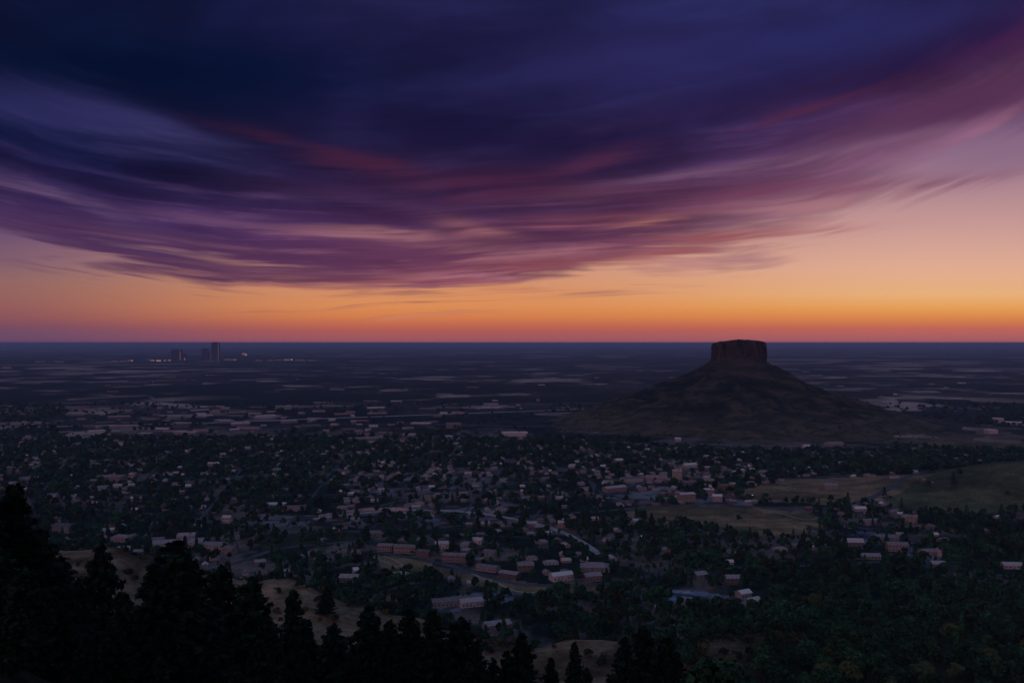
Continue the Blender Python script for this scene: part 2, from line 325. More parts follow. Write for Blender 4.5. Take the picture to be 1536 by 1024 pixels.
class MB:
    """collects boxes, prisms and tubes with a material slot and makes one mesh of quads"""
    def __init__(s): s.v = []; s.f = []; s.mi = []
    def poly(s, pts, mi=0):
        b = len(s.v); s.v += [tuple(p) for p in pts]; s.f.append(tuple(range(b, b + len(pts)))); s.mi.append(mi)
    def box(s, x0, x1, y0, y1, z0, z1, mi=0):
        b = len(s.v)
        s.v += [(x0,y0,z0),(x1,y0,z0),(x1,y1,z0),(x0,y1,z0),(x0,y0,z1),(x1,y0,z1),(x1,y1,z1),(x0,y1,z1)]
        for q in ((0,3,2,1),(4,5,6,7),(0,1,5,4),(1,2,6,5),(2,3,7,6),(3,0,4,7)):
            s.f.append(tuple(b + i for i in q)); s.mi.append(mi)
    def tube(s, pts, radii, n=6, mi=0):
        rings = []
        for i, (p, r) in enumerate(zip(pts, radii)):
            p = Vector(p); a = Vector(pts[min(i + 1, len(pts) - 1)]) - Vector(pts[max(i - 1, 0)]); a.normalize()
            e = a.orthogonal().normalized(); g = a.cross(e); b = len(s.v)
            for k in range(n): s.v.append(tuple(p + (e * cos(2 * pi * k / n) + g * sin(2 * pi * k / n)) * r))
            rings.append(b)
        for b0, b1 in zip(rings, rings[1:]):
            for k in range(n): s.f.append((b0 + k, b0 + (k + 1) % n, b1 + (k + 1) % n, b1 + k)); s.mi.append(mi)
    def mesh(s, name, mats, bevel=0):
        me = bpy.data.meshes.new(name); me.from_pydata(s.v, [], s.f)
        for m in (mats if isinstance(mats, (list, tuple)) else [mats]): me.materials.append(m)
        me.polygons.foreach_set('material_index', np.array(s.mi, np.int32)); me.update()
        return me
def link(name, me, parent=None, loc=None, rz=0.0):
    o = bpy.data.objects.new(name, me); COL.objects.link(o)
    if parent: o.parent = parent
    if loc is not None: o.location = loc
    o.rotation_euler.z = rz
    return o
def tag(o, label=None, cat=None, group=None, kind=None):
    if label: o['label'] = label
    if cat: o['category'] = cat
    if group: o['group'] = group
    if kind: o['kind'] = kind
    return o
def structure(o): o['kind'] = 'structure'; return o
def empty(name, loc, rz=0.0):
    o = bpy.data.objects.new(name, None); COL.objects.link(o); o.location = loc; o.rotation_euler.z = rz; o.empty_display_size = 2; return o
def copy_tree(o, parent=None):
    c = o.copy(); COL.objects.link(c)
    if parent: c.parent = parent
    for ch in [k for k in CH.get(o.name, [])]:
        d = copy_tree(ch, c)
    return c
CH = {}
def kid(parent, o):
    o.parent = parent; CH.setdefault(parent.name, []).append(o); return o

# ------------------------------------------------------------------ materials
def mat(name, col, rough=.9, var=.25, scale=.4, objrand=0.0, spec=.2, stain=None, metal=0.0, bump=0.0):
    m = bpy.data.materials.new(name); m.use_nodes = True; nt = m.node_tree; nt.nodes.clear(); q = N(nt)
    co = q.node('ShaderNodeTexCoord').outputs['Object']
    n = q.noise(co, scale, 5, .6)
    f = q.step(n, .3, .7, 1 - var, 1 + var)
    c = (*col, 1)
    if stain: c = q.mix(q.step(q.noise(co, scale * .37, 3, .6), .5, .62), c, (*stain, 1))
    if objrand:
        oi = q.node('ShaderNodeObjectInfo')
        f = q.m('MULTIPLY', f, q.m('ADD', 1 - objrand, q.m('MULTIPLY', oi.outputs['Random'], 2 * objrand)))
    cc = q.mix(1.0, c, f, 'MULTIPLY')
    bs = q.node('ShaderNodeBsdfPrincipled'); q.put(bs.inputs['Base Color'], cc)
    bs.inputs['Roughness'].default_value = rough; bs.inputs['Specular IOR Level'].default_value = spec; bs.inputs['Metallic'].default_value = metal
    if bump:
        b = q.node('ShaderNodeBump'); b.inputs['Strength'].default_value = bump; b.inputs['Distance'].default_value = 1.0
        q.put(b.inputs['Height'], n); nt.links.new(b.outputs[0], bs.inputs['Normal'])
    o = q.node('ShaderNodeOutputMaterial'); nt.links.new(bs.outputs[0], o.inputs[0])
    return m
def emis(name, col, s):
    m = bpy.data.materials.new(name); m.use_nodes = True; nt = m.node_tree; nt.nodes.clear(); q = N(nt)
    e = q.node('ShaderNodeEmission'); e.inputs[0].default_value = (*col, 1); e.inputs[1].default_value = s
    o = q.node('ShaderNodeOutputMaterial'); nt.links.new(e.outputs[0], o.inputs[0]); return m
def leafmat(name, c1, c2, c3=None, attr=False, rnd=.35):
    m = bpy.data.materials.new(name); m.use_nodes = True; nt = m.node_tree; nt.nodes.clear(); q = N(nt)
    co = q.node('ShaderNodeTexCoord').outputs['Object']; oi = q.node('ShaderNodeObjectInfo')
    n = q.noise(co, .45, 3, .6); f = q.step(n, .35, .65)
    c = q.mix(f, (*c1, 1), (*c2, 1))
    if attr:
        at = q.node('ShaderNodeAttribute', attribute_name='cover'); c = q.mix(1.0, c, at.outputs[0], 'MULTIPLY')
    else:
        if c3: c = q.mix(q.step(oi.outputs['Random'], .72, .98), c, (*c3, 1))
        c = q.mix(1.0, c, q.m('ADD', 1 - rnd, q.m('MULTIPLY', oi.outputs['Random'], 2 * rnd)), 'MULTIPLY')
    bs = q.node('ShaderNodeBsdfPrincipled'); q.put(bs.inputs['Base Color'], c)
    bs.inputs['Roughness'].default_value = .75; bs.inputs['Specular IOR Level'].default_value = .12
    o = q.node('ShaderNodeOutputMaterial'); nt.links.new(bs.outputs[0], o.inputs[0]); return m

M = {
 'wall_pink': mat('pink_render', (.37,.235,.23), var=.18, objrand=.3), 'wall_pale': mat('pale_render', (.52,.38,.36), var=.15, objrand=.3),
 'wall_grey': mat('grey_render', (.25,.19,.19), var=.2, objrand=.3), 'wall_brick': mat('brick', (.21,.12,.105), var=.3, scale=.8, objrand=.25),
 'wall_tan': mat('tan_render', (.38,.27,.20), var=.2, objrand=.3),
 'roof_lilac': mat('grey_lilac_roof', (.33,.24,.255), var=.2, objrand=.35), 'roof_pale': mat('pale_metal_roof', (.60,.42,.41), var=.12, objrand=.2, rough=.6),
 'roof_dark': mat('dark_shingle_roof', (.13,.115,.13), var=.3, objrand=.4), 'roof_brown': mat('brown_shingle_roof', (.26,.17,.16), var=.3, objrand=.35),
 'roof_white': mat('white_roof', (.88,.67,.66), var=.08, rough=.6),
 'glass': mat('window_glass', (.03,.03,.04), rough=.25, var=.1, spec=.5), 'door': mat('door_paint', (.12,.07,.06)),
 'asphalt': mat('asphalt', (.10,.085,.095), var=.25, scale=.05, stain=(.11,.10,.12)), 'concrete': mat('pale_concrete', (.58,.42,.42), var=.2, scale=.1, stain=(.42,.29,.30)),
 'track': mat('dirt_track', (.46,.32,.26), var=.25, scale=.1), 'bark': mat('bark', (.06,.045,.035), var=.3, scale=2),
 'tower': mat('dark_tower_cladding', (.06,.05,.07), var=.1, scale=.02), 'tower_sunlit_edge': mat('painted_sunlit_edge', (.55,.38,.40), var=.1, scale=.02),
 'steel': mat('steel', (.2,.2,.22), var=.1, metal=.4, rough=.5),
 'lit': emis('lit_window_or_glint', (1.0,.50,.34), .30), 'lit_hot': emis('lamp_glow', (1.0,.60,.42), .6), 'lit_dim': emis('dim_window_or_glint', (1.0,.42,.33), .17),
 'lamp': emis('lamp_head_glow', (.85,1.0,.90), 3.0),
}
LEAF = leafmat('broadleaf_foliage', (.012,.034,.018), (.062,.120,.052), (.085,.095,.036))
LEAF_FAR = leafmat('town_tree_foliage', (.6,.6,.6), (1.35,1.35,1.35), attr=True)
NEEDLE = leafmat('conifer_needles', (.005,.014,.009), (.014,.034,.018))
SCRUB = leafmat('scrub_foliage', (.030,.034,.018), (.075,.068,.035), (.11,.085,.03))

# ground material: land cover near, patchwork of woods, fields and built-up ground far off
def ground_mat():
    m = bpy.data.materials.new('land_cover'); m.use_nodes = True; nt = m.node_tree; nt.nodes.clear(); q = N(nt)
    geo = q.node('ShaderNodeNewGeometry').outputs['Position']
    at = q.node('ShaderNodeAttribute', attribute_name='cover').outputs[0]
    fine = q.noise(geo, .25, 6, .65); mid = q.noise(geo, .03, 5, .6)
    near = q.mix(1.0, at, q.m('MULTIPLY', q.step(fine, .25, .75, .55, 1.45), q.step(mid, .3, .7, .75, 1.25)), 'MULTIPLY')
    px_, py_, pz_ = q.sep(geo)
    rr = q.m('SQRT', q.m('ADD', q.m('MULTIPLY', px_, px_), q.m('MULTIPLY', py_, py_)))
    rot = q.xyz(q.m('ADD', q.m('MULTIPLY', px_, .96), q.m('MULTIPLY', py_, .28)), q.m('SUBTRACT', q.m('MULTIPLY', py_, .96), q.m('MULTIPLY', px_, .28)))
    def cells(scale, off):
        v = q.node('ShaderNodeTexVoronoi', distance='CHEBYCHEV', feature='F1', voronoi_dimensions='2D')
        ad = q.node('ShaderNodeVectorMath', operation='ADD'); q.put(ad.inputs[0], rot); ad.inputs[1].default_value = (off, off * .7, 0)
        q.put(v.inputs['Vector'], ad.outputs[0]); v.inputs['Scale'].default_value = scale; v.inputs['Randomness'].default_value = 1.0
        return q.sep(v.outputs['Color'])
    a = cells(1 / 160.0, 31); b = cells(1 / 420.0, 911); c = cells(1 / 700.0, 5003)
    woods = q.noise(geo, 1 / 900.0, 5, .6); belt = q.noise(geo, 1 / 3200.0, 4, .55); big = q.noise(geo, 1 / 12000.0, 3, .5)
    dark = q.mix(q.step(q.noise(geo, 1 / 90.0, 4, .6), .35, .65), (.008,.020,.022,1), (.022,.032,.034,1))
    dull = q.mix(q.step(mid, .3, .7), (.030,.036,.038,1), (.080,.064,.064,1))
    pale = q.mix(b[1], (.40,.22,.19,1), (.78,.45,.39,1))
    small = q.m('MAXIMUM', q.step(a[0], .74, .78), q.step(q.noise(geo, 1 / 70.0, 4, .7), .60, .66)); mediu = q.step(b[0], .80, .83); large = q.step(c[0], .88, .90)
    wd = q.step(woods, .47, .58); bl = q.step(belt, .46, .60)
    base = q.mix(wd, dark, dull)
    # small bright lots only in the nearer suburbs, larger fields beyond
    k1 = q.m('MULTIPLY', q.m('MULTIPLY', small, wd), q.step(rr, 13000, 7000))
    k2 = q.m('MULTIPLY', q.m('MULTIPLY', mediu, bl), q.step(rr, 2500, 3800))
    k3 = q.m('MULTIPLY', q.m('MULTIPLY', q.m('MULTIPLY', large, .7), q.step(big, .42, .58)), q.step(rr, 6000, 9000))
    k = q.m('MAXIMUM', k1, q.m('MAXIMUM', k2, k3))
    k = q.m('MULTIPLY', k, q.step(q.noise(geo, 1 / 45.0, 3, .6), .30, .52, .45, 1.0))
    far = q.mix(k, base, pale)
    col = q.mix(q.step(rr, 2100, 3000), near, far)
    bs = q.node('ShaderNodeBsdfPrincipled'); q.put(bs.inputs['Base Color'], col); bs.inputs['Roughness'].default_value = 1.0; bs.inputs['Specular IOR Level'].default_value = .05
    bp = q.node('ShaderNodeBump'); bp.inputs['Strength'].default_value = .5; bp.inputs['Distance'].default_value = .8; q.put(bp.inputs['Height'], fine); nt.links.new(bp.outputs[0], bs.inputs['Normal'])
    o = q.node('ShaderNodeOutputMaterial'); nt.links.new(bs.outputs[0], o.inputs[0]); return m

# ------------------------------------------------------------------ ground sheet
az = np.concatenate([np.linspace(-78, -36, 40)[:-1], np.linspace(-36, 36, 620), np.linspace(36, 78, 40)[1:]]) * pi / 180
rad = np.concatenate([[0.0, 4, 8], np.geomspace(12, 700, 190), np.geomspace(707, 6000, 330)[0:], np.geomspace(6100, 132000, 120)])
A, R = np.meshgrid(az, rad, indexing='ij')
X = R * np.sin(A); Y = R * np.cos(A); Z = height(X, Y)
na, nr = A.shape
idx = np.arange(na * nr).reshape(na, nr)
q4 = np.stack([idx[:-1, :-1], idx[:-1, 1:], idx[1:, 1:], idx[1:, :-1]], -1).reshape(-1, 4)[:, ::-1]
cc = cover_colour(X.ravel(), Y.ravel())
ground = mesh_from('ground', np.stack([X.ravel(), Y.ravel(), Z.ravel()], 1), q4[:, ::-1], ground_mat(), smooth=True, attr=cc)
structure(ground)

# ------------------------------------------------------------------ the butte: talus slope and rock cap
def butte_mat(rock):
    m = bpy.data.materials.new('cap_rock' if rock else 'butte_slope'); m.use_nodes = True; nt = m.node_tree; nt.nodes.clear(); q = N(nt)
    P = q.node('ShaderNodeNewGeometry').outputs['Position']
    x_, y_, z_ = q.sep(P)
    if rock:
        v = q.xyz(q.m('MULTIPLY', x_, .085), q.m('MULTIPLY', y_, .085), q.m('MULTIPLY', z_, .030))
        n = q.noise(v, 1.0, 6, .7, .8); n2 = q.noise(P, .06, 5, .65)
        c = q.mix(q.step(n, .38, .62), (.028,.020,.018,1), (.13,.082,.062,1)); c = q.mix(q.step(n2, .52, .66), c, (.05,.032,.032,1))
        hh = n
    else:
        PS = q.xyz(q.m('MULTIPLY', x_, .55), y_, q.m('MULTIPLY', z_, 2.4)); n = q.noise(PS, 1 / 80.0, 6, .65, .6); n2 = q.noise(PS, 1 / 26.0, 6, .65)
        c = q.mix(q.step(n, .42, .58), (.014,.022,.016,1), (.105,.072,.050,1))
        c = q.mix(q.step(z_, 75, 8, 0, .62), c, (.15,.105,.07,1))
        c = q.mix(q.step(z_, 110, 190, 0, .55), c, (.075,.046,.042,1))
        c = q.mix(q.m('MULTIPLY', q.step(n2, .47, .60), .66), c, (.014,.022,.014,1)); hh = n2
    bs = q.node('ShaderNodeBsdfPrincipled'); q.put(bs.inputs['Base Color'], c); bs.inputs['Roughness'].default_value = 1.0; bs.inputs['Specular IOR Level'].default_value = .05
    bp = q.node('ShaderNodeBump'); bp.inputs['Strength'].default_value = .8; bp.inputs['Distance'].default_value = 6.0; q.put(bp.inputs['Height'], hh); nt.links.new(bp.outputs[0], bs.inputs['Normal'])
    o = q.node('ShaderNodeOutputMaterial'); nt.links.new(bs.outputs[0], o.inputs[0]); return m
SCB = 2750 / F
def sil(lst): return [((abs(a - 1107)) * SCB, H - (b - YH) * SCB) for a, b in lst]
LS = sil([(1067,539),(1052,551),(1030,563),(1000,576),(960,592),(920,606),(880,620),(840,634),(800,642)])
RS = sil([(1147,541),(1160,548),(1180,558),(1200,570),(1215,578),(1250,592),(1300,606),(1350,622),(1400,638),(1440,650)])
th = np.linspace(0, 2 * pi, 361)[:-1]
rr = np.concatenate([np.linspace(0, 76, 6), np.linspace(82, 900, 150)])
TH, RR = np.meshgrid(th, rr, indexing='ij')
ex = np.cos(TH); wl = sstep(-ex, -.6, .6)
def prof(S, r): return np.interp(r, [70] + [a for a, b in S] + [S[-1][0] + 220], [S[0][1] + 6] + [b for a, b in S] + [-45])
fy = 1.0 + .10 * np.abs(np.sin(TH))
r_eff = RR * fy
gx, gy = np.cos(TH), np.sin(TH)
warp = (fbm(gx * 5 + RR / 300 + 20, gy * 5 + 20 + RR / 400, 4) - .5)
Zb = wl * prof(LS, r_eff) + (1 - wl) * prof(RS, r_eff)
amp = sstep(RR, 85, 220) * (1 - sstep(RR, 520, 760))
Xb = BX + RR * gx; Yb = BY + RR * gy
Zb = Zb + amp * (warp * 52 + (fbm(gx * 22 + 40, gy * 22 + RR / 200 + 40, 3) - .5) * 16) + (fbm(Xb / 26, Yb / 26, 4) - .5) * 9 * sstep(RR, 80, 150) * (1 - sstep(RR, 500, 700))
nb, mb = TH.shape; idb = np.arange(nb * mb).reshape(nb, mb); nx = np.roll(idb, -1, 0)
qb = np.stack([idb[:, :-1], idb[:, 1:], nx[:, 1:], nx[:, :-1]], -1).reshape(-1, 4)
butte = mesh_from('butte', np.stack([Xb.ravel(), Yb.ravel(), Zb.ravel()], 1), qb, butte_mat(False), smooth=True)
structure(butte)
# cap: vertical columns, uneven rim
tc_ = np.linspace(0, 2 * pi, 481)[:-1]
lev = np.array([0, .12, .25, .4, .55, .7, .82, .92, 1.0])
rx, ry = 77.0, 62.0
top_px = [(1067,518),(1070,517),(1076,514.5),(1084,513),(1092,511.8),(1100,510.6),(1108,509.8),(1113,509.4),(1118,510.2),(1126,511),(1134,511.6),(1141,513),(1146,515),(1148,518)]
def rimz(x): return np.interp(x, [(a - 1107) * SCB for a, b in top_px], [H - (b - YH) * SCB for a, b in top_px])
cols = (fbm(np.cos(tc_) * 4 + 60, np.sin(tc_) * 4 + 60, 3) - .5) * 22 + (fbm(np.cos(tc_) * 30 + 9, np.sin(tc_) * 30 + 9, 2) - .5) * 11
Vc = []
sup = 1.0 / (np.abs(np.cos(tc_)) ** 3 + np.abs(np.sin(tc_)) ** 3) ** (1 / 3.0)
for L in lev:
    rad_f = sup * (1.0 + .06 * (1 - L) ** 2 - .02 * max(0, L - .9) * 10)
    j = cols * (.6 + .6 * vnoise(tc_ * 20, np.full_like(tc_, L * 5))) + (vnoise(tc_ * 6 + 3, np.full_like(tc_, L * 4)) - .5) * 9 + (vnoise(tc_ * 60, np.full_like(tc_, L * 14)) - .5) * 4
    xs = (rx * rad_f + j) * np.cos(tc_); ys = (ry * rad_f + j) * np.sin(tc_)
    xs = np.clip(xs, -83, 83)
    zt = rimz(xs) - 1.0 + (fbm(xs / 11 + 3, ys / 11, 4) - .5) * 11.0; zb = np.full_like(zt, 166.0)
    Vc.append(np.stack([BX + xs, BY + ys, zb + (zt - zb) * L], 1))
for s_ in (.8, .5, .2):
    xs = (Vc[len(lev) - 1][:, 0] - BX) * s_; ys = (Vc[len(lev) - 1][:, 1] - BY) * s_
    Vc.append(np.stack([BX + xs, BY + ys, rimz(xs) - .5 + (fbm(xs / 11, ys / 11, 4) - .5) * 9], 1))
Vc = np.array(Vc); nl, nt_ = Vc.shape[:2]; ic = np.arange(nl * nt_).reshape(nl, nt_); nx = np.roll(ic, -1, 1)
qc = np.stack([ic[:-1], nx[:-1], nx[1:], ic[1:]], -1).reshape(-1, 4)
cap = mesh_from('cliff', Vc.reshape(-1, 3), qc, butte_mat(True)); structure(cap)
# small back-side lid
def butte_z(x, y):
    r = math.hypot(x - BX, y - BY); a = math.atan2(y - BY, x - BX)
    i = int(round((a % (2 * pi)) / (2 * pi) * 360)) % 360; j = int(np.argmin(np.abs(rr - r)))
    return Zb[i, j]
def gz(x, y):
    z = hgt(x, y); r = math.hypot(x - BX, y - BY)
    if r < 890: z = max(z, butte_z(x, y))
    return z
BZ = np.vectorize(lambda x, y: butte_z(x, y) if math.hypot(x - BX, y - BY) < 890 else -99.0)

# ------------------------------------------------------------------ roads and paths: draped ribbons
def ribbon(name, pts, width, m, lift=.12, seg=14.0):
    P = [Vector((*p, 0)) for p in pts]; out = []
    for i in range(len(P) - 1):
        p0 = P[max(i - 1, 0)]; p1 = P[i]; p2 = P[i + 1]; p3 = P[min(i + 2, len(P) - 1)]
        n = max(2, int((p2 - p1).length / seg))
        for k in range(n):
            s = k / n
            out.append(.5 * ((2 * p1) + (p2 - p0) * s + (2 * p0 - 5 * p1 + 4 * p2 - p3) * s * s + (3 * p1 - p0 - 3 * p2 + p3) * s ** 3))
    out.append(P[-1]); V = []; Q = []
    for i, p in enumerate(out):
        d = (out[min(i + 1, len(out) - 1)] - out[max(i - 1, 0)]); d.normalize(); n = Vector((-d.y, d.x, 0))
        for k in range(5):
            s = (k / 4 - .5) * width; x, y = p.x + n.x * s, p.y + n.y * s
            V.append((x, y, hgt(x, y) + lift))
        if i:
            for k in range(4):
                b = (i - 1) * 5 + k; Q.append((b, b + 1, b + 6, b + 5)[::-1])
    o = mesh_from(name, V, Q, m, smooth=True); structure(o); return o
ROADS = []
def road(pp, width, m=None, name='road', lift=.25):
    pts = [pt(*p) for p in pp]; ROADS.append((pts, width)); return ribbon(name, pts, width, m or M['asphalt'], lift)
road([(-60,760),(120,762),(300,778),(420,792),(520,796),(640,792),(780,776),(905,766),(1050,756),(1200,762),(1300,752),(1440,706),(1640,688)], 13)
road([(470,778),(520,771),(565,767),(615,765),(700,768),(780,780),(850,800),(900,830)], 10, M['concrete'])
road([(560,826),(620,836),(680,848),(735,864),(790,876),(900,876),(985,862),(1120,850),(1260,846),(1330,842),(1480,860),(1640,866)], 9)
road([(300,858),(360,842),(420,822),(520,812),(560,812),(600,806),(700,800),(800,806)], 9)
road([(800,690),(880,720),(905,742),(1000,752)], 11); road([(905,744),(960,724),(1010,714),(1060,700),(1180,690),(1300,680)], 12)
road([(660,918),(700,902),(760,893),(880,890),(960,890),(1010,890),(1060,897),(1140,914),(1240,905)], 8)
road([(1210,786),(1240,800),(1300,822),(1380,838),(1460,842)], 9); road([(1230,760),(1262,784),(1350,800),(1420,826)], 9)
road([(390,780),(470,776),(560,760),(680,735),(760,728),(900,700)], 10)
for k, yy in enumerate((700, 715, 730, 742)):
    road([(-40, yy + 14), (180, yy + 4), (400, yy), (640, yy - 4), (840, yy - 16)], 6)
for xs in (60, 200, 330, 470, 600, 720, 830): road([(xs + 60, 676), (xs + 30, 706), (xs, 742), (xs - 40, 790)], 5)
road([(0,640),(240,636),(480,628),(760,618),(900,612)], 26, M['concrete']); road([(90,655),(330,648),(560,636),(800,640)], 22)
# footpaths through the grass
road([(575,832),(596,840),(604,848),(606,856),(625,862)], 2.6, M['track'], 'path', .15)
road([(558,834),(580,842),(596,850)], 2.2, M['track'], 'path', .15)
road([(700,853),(722,866),(748,874),(775,886),(840,890)], 3.6, M['track'], 'path', .15)
road([(1110,757),(1160,766),(1205,778),(1226,776)], 3.5, M['track'], 'path', .15)
_rp = []
for pts, wd in ROADS:
    for (a, b), (c, d) in zip(pts, pts[1:]):
        n = max(2, int(math.hypot(c - a, d - b) / 8))
        for k in range(n): _rp.append((a + (c - a) * k / n, b + (d - b) * k / n, wd))
_rp = np.array(_rp)
_cell = {}
for a, b, wd in _rp: _cell.setdefault((int(a // 30), int(b // 30)), []).append((a, b, wd))
def on_road(x, y, m=2.0):
    i, j = int(x // 30), int(y // 30)
    for di in (-1, 0, 1):
        for dj in (-1, 0, 1):
            for a, b, wd in _cell.get((i + di, j + dj), ()):
                if math.hypot(a - x, b - y) < wd / 2 + m: return True
    return False

# ------------------------------------------------------------------ where things stand, in words
LM = [('the grassy knoll', 165, 830), ('the white school block', 265, 818), ('the pink apartment row', 620, 828), ('the pale curved wall', 545, 768),
 ('the meadow footpaths', 600, 848), ('the grey parking lot', 1080, 902), ('the brown oval field', 1085, 778), ('the bare hill', 1460, 742),
 ('the pink town blocks', 1065, 740), ('the lone grey barn', 1245, 728), ('the right-hand white sheds', 1500, 634), ('the dark butte', 1107, 640),
 ('the left plain lots', 190, 642), ('the clustered grey houses', 1340, 822), ('the yellowish scrub ridge', 1110, 935), ('the white meadow roofs', 860, 862),
 ('the bare foreground ridge', 870, 950), ('the long white hall', 772, 652), ('the pale ball field', 375, 716), ('the meadow track', 770, 882),
 ('the big pink school', 165, 720), ('the dark grey house', 98, 792), ('the bright-roofed store', 415, 758), ('the lilac-roofed house', 565, 800),
 ('the bottom right corner', 1500, 1000), ('the town centre', 760, 720), ('the small white block', 960, 800), ('the spur below the meadow', 700, 930),
 ('the right town edge', 1480, 700), ('the small plaza', 600, 722), ('the left slope trees', 60, 880), ('the left ridge top', 430, 865)]
ORD = ['', 'second', 'third', 'fourth', 'fifth', 'sixth', 'seventh', 'eighth', 'ninth', 'tenth', 'eleventh', 'twelfth', 'thirteenth', 'fourteenth', 'fifteenth', 'sixteenth', 'seventeenth', 'eighteenth', 'nineteenth', 'twentieth']
PEND = []
BIG = [(1075,985,200),(1110,965,230),(1160,972,215),(1205,950,260),(1250,975,220),(1300,960,250),(1345,945,280),(1390,968,230),(1440,950,260),(1490,965,220),(1535,945,250),(1280,930,320),(1410,925,330),(1500,915,330),(1180,1000,180),(1330,1000,190),(1460,1000,190),(1230,1005,170),(1570,990,200)]
def where(px, py):
    b = min(LM, key=lambda L: ((L[1] - px) ** 2 + 4 * (L[2] - py) ** 2)); ddx, ddy = px - b[1], (py - b[2]) * 2
    side = ('right of' if ddx > 0 else 'left of') if abs(ddx) > abs(ddy) else ('in front of' if ddy > 0 else 'behind')
    return side + ' ' + b[0]
def later(o, look, plural, px, py): PEND.append((o, look, plural, where(px, py), px, py))
def finish_labels():
    G = {}
    for it in PEND: G.setdefault((it[1], it[3]), []).append(it)
    for (look, wh), L in G.items():
        L.sort(key=lambda it: it[4]); n = len(L)
        for k, it in enumerate(L):
            if n == 1: s = f'{look} {wh}'
            elif k == 0: s = f'{look}, leftmost of those {wh}'
            elif k == n - 1: s = f'{look}, rightmost of those {wh}'
            elif k < n / 2 and k < 20: s = f'{look}, {ORD[k]} from left {wh}'
            else: s = f'{look}, {ORD[min(19, n - 1 - k)]} from right {wh}'
            if len(s.replace('-', ' ').split()) > 16: s = s.replace('of those ', '').replace(' gable', '').replace(' hipped', '').replace('wide ', '')
            it[0]['label'] = s

# ------------------------------------------------------------------ plants
rnd = random.Random(11); rs = np.random.RandomState(5)
def leaf_quads(P, Nn, size, rs, flat=0.0):
    """one small quad per point, roughly across the outward direction"""
    n = len(P); a = rs.normal(size=(n, 3)); d = Nn + .7 * rs.normal(size=(n, 3)); d /= np.linalg.norm(d, axis=1)[:, None] + 1e-9
    e = np.cross(d, a); e /= np.linalg.norm(e, axis=1)[:, None] + 1e-9; g = np.cross(d, e)
    s = (size * (.6 + .8 * rs.rand(n)))[:, None]
    asp = (.55 + .4 * rs.rand(n))[:, None]
    V = np.stack([P - e * s, P - g * s * asp, P + e * s, P + g * s * asp], 1).reshape(-1, 3)
    return V, np.arange(4 * n).reshape(n, 4)
def crown_points(n, hgt_, rad_, lobes, rs, base=.28):
    L = []
    for k in range(lobes):
        a = rs.rand() * 2 * pi; zz = base + (1 - base) * (.12 + .72 * rs.rand()); rr_ = rad_ * (.12 + .55 * rs.rand()) * (1.15 - .7 * abs(zz - .55))
        L.append((cos(a) * rr_, sin(a) * rr_, zz * hgt_, rad_ * (.30 + .26 * rs.rand())))
    L.append((0, 0, hgt_ * .62, rad_ * .62)); L.append((0, 0, hgt_ * .82, rad_ * .42))
    P = []; Nn = []
    per = n // len(L) + 1
    for (x, y, z, r) in L:
        d = rs.normal(size=(per, 3)); d /= np.linalg.norm(d, axis=1)[:, None]
        d[:, 2] = np.where(d[:, 2] < -.35, -d[:, 2], d[:, 2]); q = r * (.72 + .34 * rs.rand(per))[:, None]
        P.append(np.array([x, y, z]) + d * q * np.array([1, 1, .82])); Nn.append(d)
    return np.concatenate(P), np.concatenate(Nn)
def broadleaf_mesh(seed, n, h=12.0, r=5.2, lobes=9, size=.5):
    rs = np.random.RandomState(seed); P, Nn = crown_points(n, h, r, lobes, rs); return leaf_quads(P, Nn, size, rs)
def trunk_mb(h, r, seed, limbs=4):
    g = random.Random(seed); m = MB(); bend_ = [(g.uniform(-.2, .2) * i, g.uniform(-.2, .2) * i) for i in range(5)]
    pts = [(bend_[i][0] * .5, bend_[i][1] * .5, -1.0 + (h * .62 + 1) * i / 4) for i in range(5)]
    m.tube(pts, [r * 1.3, r, r * .8, r * .6, r * .35], 7)
    for k in range(limbs):
        a = 2 * pi * k / limbs + g.random(); z0 = h * (.26 + .07 * k)
        m.tube([(0, 0, z0), (cos(a) * h * .10, sin(a) * h * .10, z0 + h * .10), (cos(a) * h * .22, sin(a) * h * .22, z0 + h * .26)], [r * .5, r * .35, r * .12], 5)
    return m
def conifer_mesh(seed, h=17.0, r=4.0, dens=1.0):
    rs = np.random.RandomState(seed); P = []; D = []
    nw = int(38 * dens)
    for i in range(nw):
        f = (i + rs.rand() * .6) / nw; z = h * (.10 + .89 * f); L0 = r * (1 - f) ** .64 * (.85 + .30 * rs.rand()) + .3
        nb_ = int(6 + 6 * (1 - f))
        for k in range(nb_):
            a = rs.rand() * 2 * pi; L = L0 * (.55 + .6 * rs.rand()); m_ = int(9 + 20 * L / r)
            s = rs.rand(m_) ** .6; dr = .18 + .10 * rs.rand()
            x = np.cos(a) * L * s; y = np.sin(a) * L * s; zz = z - dr * L * s + .16 * L * s * s
            wv = .34 * (1.15 - s) * L * .5
            x = x + rs.normal(size=m_) * wv * .6 + 0; y = y + rs.normal(size=m_) * wv * .6; zz = zz + rs.normal(size=m_) * .16
            P.append(np.stack([x, y, zz], 1)); D.append(np.tile(np.array([np.cos(a) * .3, np.sin(a) * .3, 1.0]), (m_, 1)))
    P = np.concatenate(P); D = np.concatenate(D); return leaf_quads(P, D, .36, rs)
